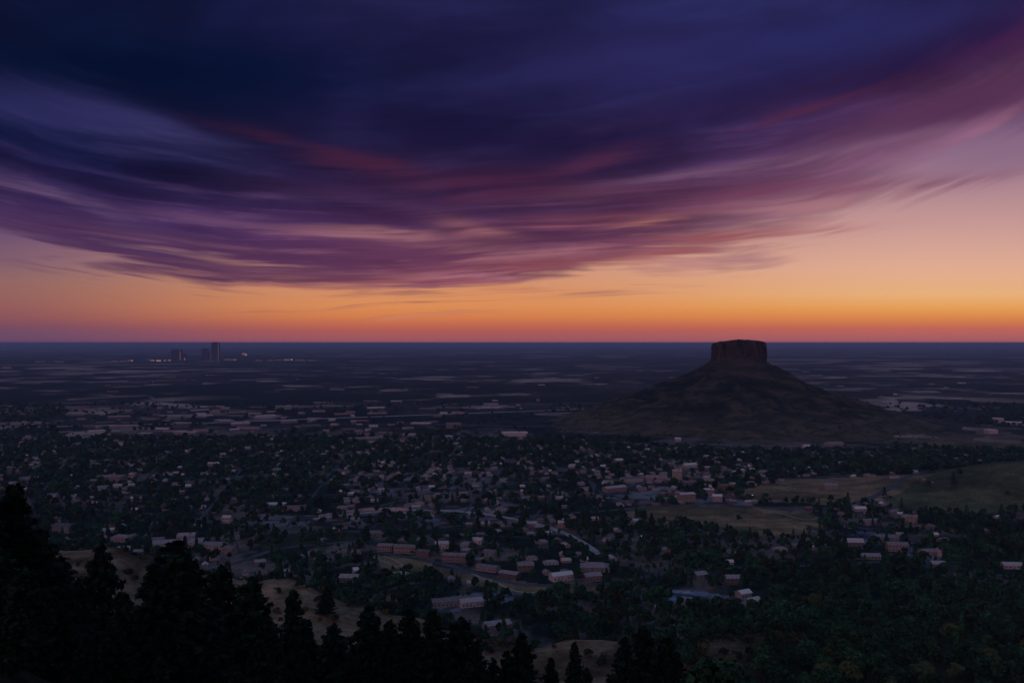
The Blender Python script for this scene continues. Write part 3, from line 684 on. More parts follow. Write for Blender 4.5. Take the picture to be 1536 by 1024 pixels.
# --- conifers of the near slope: each tree its own object, crown and trunk as parts
con_protos = []
for k in range(5):
    h = [17, 15, 19, 16, 14][k]; rr0 = [3.9, 4.4, 4.3, 3.2, 4.6][k]
    V, Q = conifer_mesh(100 + k, h, rr0, [1.0, .9, 1.1, 1.0, .8][k])
    cm = mesh_from('crown', V, Q, NEEDLE, link=False)
    m = MB(); m.tube([(0, 0, -2), (.1, 0, h * .3), (0, .1, h * .7), (0, 0, h * .97)], [.42, .30, .16, .04], 7); tm = m.mesh('trunk', M['bark'])
    con_protos.append((cm, tm, h, rr0))
def conifer(x, y, h, k, fat=1.0):
    cm, tm, h0, r0 = con_protos[k]; s = h / h0
    o = empty('pine_tree', (x, y, gz(x, y)), rnd.uniform(0, 6.28)); o.scale = (s * fat, s * fat, s)
    link('crown', cm, o); link('trunk', tm, o); tag(o, None, 'tree', 'conifers on the foreground slope')
    return o
def conifer_at(px, top, depth, k=None, fat=1.0, hh=None):
    x = (px - 768) / F * depth; zt = H - (top - YH) / F * depth; g = hgt(x, depth); h = max(5.0, zt - g)
    return conifer(x, depth, h, rnd.randrange(5) if k is None else k, fat), h
CT = [(-30,735,95,1.3),(22,728,100,1.25),(58,795,108,1.1),(92,834,115,.95),(152,817,150,.85),(116,874,120,1.2),(186,890,140,1.1),(262,810,150,1.5),(232,846,132,1.3),(285,845,160,1.3),(330,848,185,1.2),
 (375,866,180,1.25),(440,884,150,1.1),(400,925,120,1.2),(462,930,140,1.2),(500,935,140,1.3),(553,908,165,1.15),(585,930,150,1.4),(612,912,190,1.3),(650,915,170,1.5),(690,925,175,1.4),
 (715,960,150,1.2),(740,985,140,1.2),(783,950,160,1.0),(760,975,130,1.1),(826,985,140,1.1),(862,962,165,1.0),(938,955,170,1.2),(965,938,180,1.4),(1000,955,165,1.3),
 (40,850,80,1.4),(-10,820,75,1.3),(90,900,90,1.5),(170,930,90,1.5),(250,930,100,1.5),(320,950,100,1.6),(390,960,100,1.5),(455,975,105,1.5),(530,985,105,1.5),(610,990,110,1.5),(680,990,115,1.4),(-70,780,85,1.4),
 (20,930,60,1.5),(130,980,65,1.5),(240,990,70,1.5),(350,1000,75,1.5),(880,1000,120,1.3),(1010,1000,125,1.3),(960,1000,115,1.3),(1160,990,190,1.3),(1080,1010,180,1.2),(1120,985,230,1.2),(790,1005,115,1.2),
 (1205,975,240,1.2),(1250,1000,200,1.3),(1300,1005,190,1.4),(1345,985,240,1.3),(1390,1000,210,1.3),(1440,990,220,1.4),(1490,1000,190,1.4),(1530,985,230,1.4),(490,878,395,1.5)]
for px, top, dep, fat in CT:
    if px > 1050: continue
    o, h = conifer_at(px, top, dep, fat=fat * (.80 if 270 < px < 900 else .92))
    look = 'tall dark conifer' if h > 17 else ('slim dark conifer' if fat < 1.25 else 'broad dark conifer')
    later(o, look, None, px, top + 20)

# --- broadleaf prototypes
bl_protos = []
for k in range(5):
    V, Q = broadleaf_mesh(200 + k, 1700, 12.0, [5.2, 4.6, 5.8, 4.2, 5.5][k], [9, 7, 11, 6, 12][k], .52)
    cm = mesh_from('crown', V, Q, LEAF, link=False); tm = trunk_mb(12, .32, 300 + k).mesh('trunk', M['bark']); bl_protos.append((cm, tm))
def broadleaf(x, y, h, k=None, group='broadleaf trees between the houses', fat=1.0):
    cm, tm = bl_protos[rnd.randrange(5) if k is None else k]; s = h / 12.0
    o = empty('broadleaf_tree', (x, y, gz(x, y)), rnd.uniform(0, 6.28)); o.scale = (s * fat, s * fat, s)
    link('crown', cm, o); link('trunk', tm, o); tag(o, None, 'tree', group); return o

for px, top, dep in BIG:
    x = (px - 768) / F * dep; g = hgt(x, dep); h = min(19, max(8.0, H - (top - YH) / F * dep - g))
    o = broadleaf(x, dep, h, group='big broadleaf trees at the bottom right', fat=rnd.uniform(1.1, 1.35)); later(o, 'big dark leafy tree', None, px, top + 15)
# ------------------------------------------------------------------ buildings
WIN = {}
def window_mesh(w_, h_, m='glass'):
    key = (round(w_, 2), round(h_, 2), m)
    if key not in WIN:
        b = MB(); b.box(-w_/2, w_/2, -.06, .05, 0, h_, 0); f = .09
        b.box(-w_/2 - f, -w_/2, -.10, .05, -f, h_ + f, 1); b.box(w_/2, w_/2 + f, -.10, .05, -f, h_ + f, 1)
        b.box(-w_/2, w_/2, -.10, .05, h_, h_ + f, 1); b.box(-w_/2, w_/2, -.10, .05, -f, 0, 1)
        WIN[key] = b.mesh('window', [M[m], M['wall_pale']])
    return WIN[key]
DOORM = MB(); DOORM.box(-.5, .5, -.08, .05, 0, 2.1); DOORM = DOORM.mesh('door', M['door'])
def gable_parts(w_, d_, h_, rh, wallm, roofm, hip=0.0, chimney=True, nwin=3, flat=False, storeys=1):
    """list of (name, mesh, loc, rz, parent name) for a building centred on the origin, its front towards -y"""
    out = []; b = MB(); b.box(-w_/2, w_/2, -d_/2, d_/2, -3, h_)
    if not flat and hip == 0:
        for sx_ in (-1, 1):
            x = sx_ * w_/2; pts = [(x, -d_/2, h_), (x, d_/2, h_), (x, 0, h_ + rh)]; b.poly(pts if sx_ > 0 else pts[::-1])
    out.append(('wall', b.mesh('wall', wallm), (0, 0, 0), 0, None))
    r = MB(); o_ = .5; T_ = .28
    if flat:
        r.box(-w_/2 - .15, w_/2 + .15, -d_/2 - .15, d_/2 + .15, h_, h_ + .35)
        for (a, b_, c, d) in ((-w_/2 - .15, w_/2 + .15, -d_/2 - .15, -d_/2 + .25), (-w_/2 - .15, w_/2 + .15, d_/2 - .25, d_/2 + .15), (-w_/2 - .15, -w_/2 + .25, -d_/2 + .25, d_/2 - .25), (w_/2 - .25, w_/2 + .15, -d_/2 + .25, d_/2 - .25)):
            r.box(a, b_, c, d, h_ + .35, h_ + .9)
    else:
        hx = w_/2 + o_; hy = d_/2 + o_; e = h_ - o_ * rh / (d_/2); tx = hx - hip * (d_/2 + o_)
        for sy in (-1, 1):
            q = [(-hx, sy * hy, e), (hx, sy * hy, e), (tx, 0, h_ + rh), (-tx, 0, h_ + rh)]
            up_ = [(x, y, z + T_) for x, y, z in q]
            if sy > 0: q.reverse(); up_.reverse()
            r.poly(up_); r.poly(q[::-1]); n4 = 4
            for i in range(4): r.poly([q[i], q[(i + 1) % 4], up_[(i + 1) % 4], up_[i]])
        if hip > 0:
            for sx_ in (-1, 1):
                q = [(sx_ * hx, -hy, e + T_), (sx_ * hx, hy, e + T_), (sx_ * tx, 0, h_ + rh + T_)]; r.poly(q if sx_ > 0 else q[::-1])
    out.append(('roof', r.mesh('roof', roofm), (0, 0, 0), 0, None))
    if chimney and not flat:
        c = MB(); c.box(-.45, .45, -.35, .35, -.9, 1.5); c.box(-.55, .55, -.45, .45, 1.5, 1.7)
        out.append(('chimney', c.mesh('chimney', M['wall_brick']), (w_ * .22, d_ * .14, h_ + rh * .72), 0, 'roof'))
    if flat:
        c = MB(); c.box(-1.6, 1.6, -1.1, 1.1, 0, 1.3); c.box(-1.2, 1.2, -.7, .7, 1.3, 1.6)
        out.append(('roof_unit', c.mesh('roof_unit', M['steel']), (w_ * .2, d_ * .1, h_ + .35), 0, 'roof'))
    sh = h_ / storeys
    for st_ in range(storeys):
        for k in range(nwin):
            x = (k + .5) / nwin * w_ - w_/2
            if st_ == 0 and k == nwin // 2: continue
            out.append(('window', window_mesh(1.5, min(1.4, sh * .45)), (x, -d_/2, st_ * sh + sh * .33), 0, None))
    out.append(('door', DOORM, ((nwin // 2 + .5) / nwin * w_ - w_/2, -d_/2, .05), 0, None))
    return out
def place(name, parts, x, y, rz, label=None, cat='house', group=None, zoff=0.0):
    root = empty(name, (x, y, gz(x, y) + zoff), rz); byn = {}
    for nm, me, loc, r_, par in parts:
        o = link(nm, me, byn.get(par, root), loc, r_); byn[nm] = o
    tag(root, label, cat, group); return root
TAKEN = []
def landmark(px, py, wpx, d_, h_, rz, wallm, roofm, label, name='house', cat='house', rh=2.4, flat=False, hip=0.0, nwin=4, storeys=1, group=None, chimney=False):
    x, y = pt(px, py); wm = wpx * y / F
    x, y = pt(px, py, gz(x, y))
    y += d_ / 2 * .5
    o = place(name, gable_parts(wm, d_, h_, rh, M[wallm], M[roofm], hip, chimney, nwin, flat, storeys), x, y, radians(rz), label, cat, group)
    TAKEN.append((x, y, max(wm, d_) / 2 * .85)); return o
L = landmark
L(263,822,76,24,7,14,'wall_pale','roof_lilac','long low white school block with flat grey roof behind the grassy knoll','school','school',flat=True,nwin=14)
L(278,813,26,16,9,14,'wall_pale','roof_pale','raised white hall standing directly behind the long low school block','school_hall','hall',flat=True,nwin=6,storeys=2)
L(321,826,32,16,8,-6,'wall_pale','roof_lilac','pale two storey house with wide grey roof, right of the school block','house','house',nwin=6,storeys=2)
L(344,831,16,12,7,-20,'wall_pink','roof_brown','small pink house with brown roof beside the bend of the road',nwin=3,storeys=2,chimney=True)
L(578,826,22,13,7,-4,'wall_pink','roof_brown','short pink apartment block at the left end of the apartment row','apartment_block','apartments',rh=1.6,nwin=6,storeys=2,group='pink apartment blocks above the curved meadow')
L(608,829,34,13,8,-8,'wall_pink','roof_brown','pink apartment block in the middle of the row above the meadow','apartment_block','apartments',rh=1.6,nwin=9,storeys=2,group='pink apartment blocks above the curved meadow')
L(636,834,20,13,6,-14,'wall_brick','roof_brown','low brick apartment block stepping down right of the middle block','apartment_block','apartments',rh=1.6,nwin=5,storeys=1,group='pink apartment blocks above the curved meadow')
L(683,842,38,13,8,-8,'wall_pink','roof_brown','pink apartment block at the right end of the row, taller than its neighbour','apartment_block','apartments',rh=1.6,nwin=9,storeys=2,group='pink apartment blocks above the curved meadow')
L(732,856,34,12,5,-26,'wall_pink','roof_lilac','low pink terrace running down beside the curved meadow track','terrace','terrace',rh=1.6,nwin=8)
L(765,866,30,12,5,-28,'wall_brick','roof_lilac','low brick terrace at the lower end of the slanting row','terrace','terrace',rh=1.6,nwin=8)
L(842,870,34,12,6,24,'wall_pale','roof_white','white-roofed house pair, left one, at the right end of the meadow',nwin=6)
L(888,871,26,12,6,18,'wall_pink','roof_lilac','pink walled house under trees just right of the white-roofed house',nwin=5)
L(893,856,44,18,5,-6,'wall_grey','roof_lilac','broad grey hipped roof hall behind the white-roofed house','hall','hall',hip=.9,rh=3.6,nwin=6)
L(788,856,24,13,7,6,'wall_brick','roof_lilac','square brick house with grey roof above the slanting terraces',nwin=4,storeys=2)
L(1040,914,25,14,8,-8,'wall_pink','roof_lilac','pink two storey house with rows of windows below the grey parking lot','apartment_block','apartments',hip=.8,nwin=6,storeys=2)
L(1116,896,20,10,5,28,'wall_pale','roof_white','pale roofed house at the right end of the grey parking lot',nwin=4)
L(1130,906,22,9,4,30,'wall_pale','roof_pale','narrow pale shed sloping up at the right tip of the parking lot','shed','shed',nwin=4)
L(678,908,62,12,5,16,'wall_grey','roof_lilac','long grey roofed row house slanting up behind the foreground ridge','row_house','house',nwin=10)
L(706,909,34,12,5,20,'wall_pale','roof_pale','pale lilac roofed house at the right of the long grey row',nwin=6)
L(1075-330,944,40,12,5,20,'wall_grey','roof_lilac','long grey roof low between conifers right of the foreground trees',nwin=6)
L(524,872,28,13,5,-6,'wall_grey','roof_lilac','lilac roofed house among trees behind the foreground ridge',nwin=5)
L(537,861,16,11,5,22,'wall_pale','roof_white','small white roofed house behind the lilac roofed house',nwin=4)
L(565,804,21,12,5,3,'wall_grey','roof_lilac','house with flat lilac roof between two round dark trees','house','house',rh=1.8,nwin=4)
L(507,798,15,10,4,-10,'wall_grey','roof_pale','small house with bright pale roof left of the dark tree clump',nwin=3)
L(596,867,22,10,4,20,'wall_pale','roof_pale','small pale house by the lower end of the meadow footpath',nwin=3)
L(922,737,36,14,7,30,'wall_pink','roof_pale','long slanting pink hall at the left edge of the town centre','hall','hall',nwin=8)
L(948,722,32,16,6,16,'wall_pale','roof_lilac','long pale roofed hall behind the slanting pink hall','hall','hall',nwin=8)
L(985,720,32,16,7,-4,'wall_pink','roof_lilac','low pink shop row in the middle of the town centre','shop_row','shop',flat=True,nwin=9)
L(1016,718,14,14,15,-6,'wall_tan','roof_pale','tall tan block rising above the shops of the town centre','office_block','office',flat=True,nwin=4,storeys=4)
L(1030,728,30,12,6,28,'wall_pink','roof_lilac','slanting pink hall in front of the tall tan block','hall','hall',nwin=6)
L(1030,752,24,14,12,16,'wall_tan','roof_pale','tan three storey block at the edge of the brown field','office_block','office',rh=2,nwin=6,storeys=3)
L(1064,742,15,12,9,-6,'wall_pink','roof_white','bright pink cube-shaped block above the brown field','office_block','office',flat=True,nwin=4,storeys=2)
L(1076,752,14,10,9,-4,'wall_pale','roof_white','white gabled building at the rim of the brown field','barn','barn',nwin=3)
L(1090,738,22,14,12,12,'wall_brick','roof_lilac','uneven brick block at the right end of the town centre','office_block','office',flat=True,nwin=5,storeys=3)
L(1060,708,14,12,9,6,'wall_pink','roof_pale','pink house cluster top behind the brick block',nwin=4,storeys=2)
L(1246,733,20,16,7,-4,'wall_grey','roof_lilac','lone barn with pale grey-blue roof in the open field','barn','barn',nwin=4)
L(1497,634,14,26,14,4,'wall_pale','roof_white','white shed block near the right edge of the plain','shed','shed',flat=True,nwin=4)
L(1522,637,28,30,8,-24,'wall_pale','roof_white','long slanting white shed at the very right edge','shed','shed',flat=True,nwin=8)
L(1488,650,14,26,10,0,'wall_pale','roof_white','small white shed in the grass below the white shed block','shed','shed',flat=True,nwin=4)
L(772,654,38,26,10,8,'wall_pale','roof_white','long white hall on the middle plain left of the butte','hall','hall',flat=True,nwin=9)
L(735,657,30,26,7,-4,'wall_pink','roof_lilac','dull pink hall just left of the long white hall','hall','hall',flat=True,nwin=8)
L(680,642,22,30,14,4,'wall_pink','roof_lilac','pink block on the plain beyond the town, left of both halls','hall','hall',flat=True,nwin=6)
L(1307,786,26,12,5,14,'wall_pale','roof_lilac','pale slanting roofed house behind the grey house cluster',nwin=5)
L(1290,766,18,10,4,8,'wall_pale','roof_white','small bright roofed house at the top of the cluster road',nwin=3)
L(1283,818,24,12,5,-4,'wall_grey','roof_pale','pale triangular roofed house at the left of the grey house cluster',nwin=4,rh=3.6)
L(1300,838,40,11,4,-4,'wall_grey','roof_lilac','long low grey row at the bottom of the grey house cluster',nwin=8)
L(1330,812,34,14,6,-6,'wall_grey','roof_lilac','grey roofed house in the centre of the cluster',nwin=6)
L(1347,826,30,13,8,-8,'wall_pink','roof_lilac','pinkish two storey house with porch amid the grey cluster',nwin=6,storeys=2)
L(1350,812,10,9,9,-6,'wall_pink','roof_lilac','narrow pink gabled house end on top right of the grey cluster',nwin=2,storeys=2)
L(1392,834,20,12,6,6,'wall_pink','roof_lilac','pink house at the right of the grey cluster',nwin=4,chimney=True)
L(1412,834,14,10,8,30,'wall_pale','roof_lilac','pale gabled house, rightmost of the grey cluster',nwin=3,storeys=2)
L(1365,783,22,12,8,-20,'wall_tan','roof_brown','tan house half hidden in trees above the grey cluster',nwin=4,storeys=2)
L(1408,850,20,11,4,-8,'wall_grey','roof_pale','pale low roof below the rightmost cluster house',nwin=4)
L(1520,852,30,12,4,-4,'wall_pale','roof_pale','pale long roof among trees by the right edge',nwin=5)
L(1100,876,22,12,7,0,'wall_grey','roof_lilac','grey box house among trees behind the parking lot',nwin=4,storeys=2)
L(1058-8,870-4,20,11,4,24,'wall_grey','roof_lilac','slanting grey roof among trees left of the grey box house',nwin=4)
L(412,762,30,18,6,-2,'wall_pink','roof_white','pink store with bright white roof beside the main road','store','store',flat=True,nwin=7)
L(440,766,34,14,6,6,'wall_pink','roof_lilac','long pink row right of the bright-roofed store','shop_row','shop',flat=True,nwin=8)
L(340,784,12,10,8,0,'wall_pale','roof_pale','small white cube house in front of the tree belt',nwin=3,storeys=2)
L(165,722,34,24,9,4,'wall_pink','roof_lilac','big pink school complex among trees at far left','school','school',flat=True,nwin=9,storeys=2)
L(198,718,8,12,10,0,'wall_pink','roof_pale','small bright pink tower block at the end of the pink school','tower_block','office',flat=True,nwin=2,storeys=2)
L(152,735,18,16,5,30,'wall_pale','roof_lilac','pale slanting roof below the pink school complex',nwin=4)
L(95,798,30,16,9,-14,'wall_grey','roof_dark','dark grey house with light roof edge at left',nwin=5,storeys=2)
L(82,795,14,10,5,20,'wall_pink','roof_brown','pale pink outhouse joined left of the dark grey house','outhouse','shed',nwin=2)
L(150,804,12,12,7,24,'wall_pale','roof_pale','pale gabled house right of the dark grey house',nwin=2,storeys=2)
L(182,812,28,14,6,-8,'wall_pink','roof_brown','brownish pink roofed house just behind the grassy knoll',nwin=5,hip=.8)
L(75,748,20,14,6,4,'wall_pale','roof_lilac','grey flat-looking roof among trees at far left',nwin=4)
L(36,755,12,10,6,0,'wall_pink','roof_brown','small pink house at the edge of the big left conifer',nwin=3)
L(108,748,14,10,5,-8,'wall_pale','roof_white','bright roofed bungalow among trees at left',nwin=3)
L(136,752,14,10,6,8,'wall_pink','roof_pale','pale hipped bungalow right of the bright roofed bungalow',nwin=3,hip=.8)
L(204,752,18,10,5,-14,'wall_pink','roof_pale','slanting pink roof alone in the left tree belt',nwin=4)
L(262,756,14,10,6,0,'wall_brick','roof_brown','red brick house in the left tree belt',nwin=3,storeys=2)
L(316,700,8,10,7,0,'wall_pink','roof_pale','bright pink little house far behind the red brick house',nwin=2)
L(325,700,6,10,7,0,'wall_pale','roof_white','bright white little house beside the bright pink little house',nwin=2)
L(1345-310,700,20,14,5,20,'wall_pale','roof_white','bright roofed hall behind the town centre',nwin=5)
L(928,693,12,12,5,20,'wall_pale','roof_white','tiny bright roofed house at the foot of the butte left side',nwin=3)
L(1210,672,10,12,6,10,'wall_pale','roof_white','tiny white house below the butte right side',nwin=3)
L(1017,655,8,16,8,0,'wall_pale','roof_white','tiny white hut at the grassy foot of the butte','hut','hut',nwin=2)
L(1252,668,26,22,6,14,'wall_pink','roof_lilac','pinkish long house below the grass foot of the butte',nwin=5)
L(952,793-6,20,12,6,-12,'wall_pale','roof_pale','pale house behind the tree belt in front of the brown field',nwin=4)
L(842,790,10,9,6,0,'wall_pink','roof_pale','small white block amid the dense trees of mid town',nwin=2,storeys=2)
L(798,790,14,10,5,0,'wall_pink','roof_pale','pale pink bungalow left of the small white block',nwin=3)
L(700,822,18,12,5,0,'wall_pale','roof_lilac','grey hipped roof behind the right apartment block',nwin=4,hip=.8)
L(716,815,16,12,5,-16,'wall_pale','roof_pale','pale tilted roof above the right apartment block',nwin=3)
L(735,834,18,12,5,-18,'wall_grey','roof_lilac','blue-grey roofed house right of the right apartment block',nwin=4)
L(662,822,20,12,6,8,'wall_pale','roof_pale','pale roofed house standing just above the apartment row',nwin=4)

# pale curved wall along the embankment
wp = [pt(*p) for p in [(478,776),(498,773),(520,769),(545,766),(570,765),(592,765),(612,766)]]
mw = MB()
for i in range(len(wp) - 1):
    (a, b), (c, d) = wp[i], wp[i + 1]; n = 6
    for k in range(n):
        x0, y0 = a + (c - a) * k / n, b + (d - b) * k / n; x1, y1 = a + (c - a) * (k + .97) / n, b + (d - b) * (k + .97) / n
        dx_, dy_ = x1 - x0, y1 - y0; l_ = math.hypot(dx_, dy_); nx_, ny_ = -dy_ / l_ * .5, dx_ / l_ * .5; z0 = gz(x0, y0) - 1.5; z1 = gz(x0, y0) + 4.6 + .5 * sin(k * 2.1 + i)
        bb = len(mw.v)
        mw.v += [(x0 - nx_, y0 - ny_, z0), (x1 - nx_, y1 - ny_, z0), (x1 + nx_, y1 + ny_, z0), (x0 + nx_, y0 + ny_, z0), (x0 - nx_, y0 - ny_, z1), (x1 - nx_, y1 - ny_, z1), (x1 + nx_, y1 + ny_, z1), (x0 + nx_, y0 + ny_, z1)]
        for q in ((0,3,2,1),(4,5,6,7),(0,1,5,4),(1,2,6,5),(2,3,7,6),(3,0,4,7)): mw.f.append(tuple(bb + i_ for i_ in q)); mw.mi.append(0)
o = link('retaining_wall', mw.mesh('retaining_wall', M['concrete'])); tag(o, 'long pale concrete retaining wall curving through the middle of town', 'wall')
for a, b in wp: TAKEN.append((a, b, 14))

# ------------------------------------------------------------------ house protos for the town fabric
HP = []
for k, (wm_, rm_, ww, dd, hh, hip, desc) in enumerate([
  ('wall_pink','roof_lilac',13,10,3.4,0,'pink house with grey gable roof'), ('wall_pale','roof_pale',15,10,3.4,0,'pale house with light gable roof'),
  ('wall_grey','roof_dark',14,11,5.6,.8,'grey house with dark hipped roof'), ('wall_tan','roof_brown',16,11,3.6,0,'tan house with brown gable roof'),
  ('wall_brick','roof_lilac',12,10,5.6,0,'tall brick house with grey gable roof'), ('wall_pale','roof_lilac',18,11,3.4,.9,'wide pale house with grey hipped roof'),
  ('wall_pink','roof_brown',14,10,3.4,.8,'pink house with brown hipped roof'), ('wall_pale','roof_white',12,9,3.2,0,'small house with bright white roof')]):
    HP.append((gable_parts(ww, dd, hh, 2.5, M[wm_], M[rm_], hip, True, 4, False, 2 if hh > 5 else 1), desc, ww, dd, hh, rm_, wm_))
CP = []
for k, (wm_, rm_, ww, dd, hh, desc) in enumerate([('wall_pale','roof_white',48,30,7,'white flat-roofed warehouse'), ('wall_pink','roof_lilac',60,26,7,'long pink flat-roofed store'),
   ('wall_grey','roof_pale',70,40,9,'grey warehouse with pale flat roof'), ('wall_pink','roof_pale',34,22,9,'pink flat-roofed block'), ('wall_grey','roof_dark',50,34,7,'dull dark flat-roofed store'), ('wall_tan','roof_brown',44,26,6,'dull brown flat-roofed store')]):
    CP.append((gable_parts(ww, dd, hh, 0, M[wm_], M[rm_], 0, False, 8, True, 1), desc, ww, dd, hh))

def zone(px, py):
    """tree density and house density on the plain at a map point"""
    if py < 655: return 0.10, 0.0
    td, hd = .50, .42
    if py < 700: td, hd = .62, .24
    if px < 480 and 735 < py < 805: td, hd = .74, .26
    if 300 < px < 480 and 770 < py < 830: td, hd = .35, .1
    if 470 < px < 820 and 755 < py < 800: td, hd = .30, .42
    if 480 < px < 900 and 695 < py < 750: td, hd = .34, .75
    if 905 < px < 1120 and 700 < py < 757: td, hd = .22, .40
    if 850 < px < 1240 and 786 < py < 850: td, hd = .80, .26
    if 940 < px < 1230 and 790 < py < 815: td, hd = .9, .02
    if px > 1240 and 775 < py < 880: td, hd = .80, .06
    if 1250 < px < 1430 and 782 < py < 850: td, hd = .42, .16
    if px > 900 and py > 850: td, hd = .92, .04
    if 1000 < px < 1140 and 884 < py < 912: td, hd = .06, .0
    if px < 960 and py > 884: td, hd = .85, .04
    if 440 < px < 800 and 850 < py < 890: td, hd = .45, .10
    if px > 1240 and 672 < py < 712: td, hd = .85, .1
    return td, hd
FP = [p for p, c in FIELDS if c != (.070,.065,.045)]
def in_field(px, py):
    a = np.array([px]); b = np.array([py]); return any(inpoly(a, b, p)[0] for p in FP)
def free(x, y, m=0.0): return all((x - a) ** 2 + (y - b) ** 2 > (c + m) ** 2 for a, b, c in TAKEN)

# houses: jittered street grid
houses = []
ca, sa = cos(radians(16)), sin(radians(16))
for i in range(-125, 126):
    for j in range(10, 120):
        gx_, gy_ = i * 21.0, j * 25.0
        if i % 5 == 0 or j % 3 == 0: continue
        x = gx_ * ca + rnd.uniform(-6, 6); y = gy_ + gx_ * .22 + rnd.uniform(-4, 4)
        if y < 800 or y > 2350: continue
        z = hgt(x, y)
        if z > 22: continue
        px, py = to_px(x, y, z)
        if not -40 < px < 1580: continue
        if math.hypot(x - BX, y - BY) < 700: continue
        td, hd = zone(px, py)
        nn = float(fbm(np.array([x / 160]), np.array([y / 160]), 3)[0])
        if rnd.random() > hd * (.45 + 1.1 * nn) * 1.9 or in_field(px, py) or on_road(x, y, 7) or not free(x, y, 9): continue
        houses.append((x, y, z, px, py))
houses.sort(key=lambda h: h[1])
NH = 230
hgrid = {}
for h in houses: hgrid.setdefault((int(h[0] // 30), int(h[1] // 30)), []).append(h)
def near_house(x, y, d):
    i, j = int(x // 30), int(y // 30)
    for a in (-1, 0, 1):
        for b in (-1, 0, 1):
            for h in hgrid.get((i + a, j + b), ()):
                if (h[0] - x) ** 2 + ((h[1] - y) * (1.0 if y > h[1] else .55)) ** 2 < d * d: return True
    return False
for h in houses[:NH]:
    parts, desc, ww, dd, hh, _, _ = HP[rnd.choice([0, 0, 1, 2, 3, 4, 5, 5, 6, 7])]
    root = place('house', parts, h[0], h[1], radians(rnd.choice([12, 12, -78, 102]) + rnd.uniform(-8, 8)), None, 'house', 'houses among the town trees'); root.scale = (rnd.uniform(.62, .95), rnd.uniform(.6, .85), rnd.uniform(.7, .9))
    later(root, desc, None, h[3], h[4])
# the farther houses: one object
SLOT = ['wall_pink','wall_pale','wall_grey','wall_tan','wall_brick','roof_lilac','roof_pale','roof_dark','roof_brown','roof_white']
fh = MB()
for h in houses[NH:]:
    parts, desc, ww, dd, hh, rm_, wm_ = HP[rnd.choice([0, 0, 1, 3, 4, 5, 5, 6, 7])]
    rz = radians(rnd.choice([12, -78]) + rnd.uniform(-8, 8)); c, s = cos(rz), sin(rz); sc = rnd.uniform(.65, 1.0)
    def P3(x, y, z): return (h[0] + (x * c - y * s) * sc, h[1] + (x * s + y * c) * sc, h[2] + z * sc)
    W, D2 = ww / 2, dd / 2; b = len(fh.v)
    fh.v += [P3(*p) for p in [(-W,-D2,-2),(W,-D2,-2),(W,D2,-2),(-W,D2,-2),(-W,-D2,hh),(W,-D2,hh),(W,D2,hh),(-W,D2,hh),(-W,0,hh+2.4),(W,0,hh+2.4)]]
    wi, ri = SLOT.index(wm_), SLOT.index(rm_)
    for q in ((0,1,5,4),(2,3,7,6)): fh.f.append(tuple(b + i for i in q)); fh.mi.append(wi)
    for q in ((1,2,6,9,5),(3,0,4,8,7)): fh.f.append(tuple(b + i for i in q)); fh.mi.append(wi)
    for q in ((4,5,9,8),(6,7,8,9)): fh.f.append(tuple(b + i for i in q)); fh.mi.append(ri)
o = link('distant_houses', fh.mesh('distant_houses', [M[k] for k in SLOT])); tag(o, 'hundreds of tiny distant houses scattered through the far side of town', 'houses', kind='stuff')
print('houses', len(houses))

# flat commercial buildings on the plain beyond the town
whs = []
tries = 0
while len(whs) < 150 and tries < 20000:
    tries += 1
    py = 512 + rnd.choice([rnd.uniform(44, 80), rnd.uniform(70, 150), rnd.uniform(100, 150)]); px = rnd.uniform(-20, 1560)
    x, y = pt(px, py)
    if math.hypot(x - BX, y - BY) < 900: continue
    nn = float(fbm(np.array([x / 500 + 7]), np.array([y / 500]), 3)[0])
    okz = (100 < px < 520 and 610 < py < 655) or (480 < px < 820 and 600 < py < 660)
    if rnd.random() > (1.0 if okz else .16) or (nn < .48 and not okz): continue
    if not free(x, y, 30) or in_field(px, py) : continue
    parts, desc, ww, dd, hh = CP[rnd.randrange(6)]
    z = gz(x, y); root = place('warehouse', parts, x, y, radians(12 + rnd.uniform(-30, 30)), None, 'warehouse', 'flat-roofed commercial buildings on the plain'); root.scale = (rnd.uniform(.2, 1.3) ** 1.3, rnd.uniform(.3, 1.0), rnd.uniform(.35, .9))
    TAKEN.append((x, y, ww / 2)); whs.append((x, y)); later(root, desc, None, px, py)

# ------------------------------------------------------------------ towers and lit buildings far out
def tower(px, base, top, wpx, label, lit=None, side=None):
    x, y = pt(px, base); wm = wpx * y / F; h = H - (top - YH) / F * y; d = wm * .7
    root = empty('tower', (x, y, hgt(x, y)), radians(6))
    b = MB(); b.box(-wm/2, wm/2, -d/2, d/2, -5, h); link('wall', b.mesh('wall', M['tower']), root)
    b = MB(); b.box(-wm/2 - 1, wm/2 + 1, -d/2 - 1, d/2 + 1, h, h + 3); b.box(-wm*.2, wm*.2, -d*.2, d*.2, h + 3, h + 9); rf = link('roof', b.mesh('roof', M['tower']), root)
    nrow = int(h // 22)
    wb = MB(); wb.box(-wm * .38, wm * .38, -.6, .4, 0, 7); wbm = wb.mesh('window', M['glass'])
    for k in range(nrow): link('window', wbm, root, (-wm * .05, -d/2, 14 + k * 22))
    if side:
        b = MB(); b.box(-side/2, side/2, -1.2, 1.0, 0, h * .98); link('sunlit_edge_strip', b.mesh('sunlit_edge_strip', M['tower_sunlit_edge']), root, (wm/2 - side/2 - .5, -d/2, 0))  # paler right-hand strip: the sunlit edge put into the colour
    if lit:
        lx, lw, lh, mm = lit; b = MB(); b.box(-lw/2, lw/2, -1.8, 1.0, 0, lh); link('lit_window_or_glint', b.mesh('lit_window_or_glint', M[mm]), root, (lx, -d/2, h * .06))  # emissive strip standing in for sunset reflected on the facade
    tag(root, label, 'tower', 'dark towers on the far plain'); return root
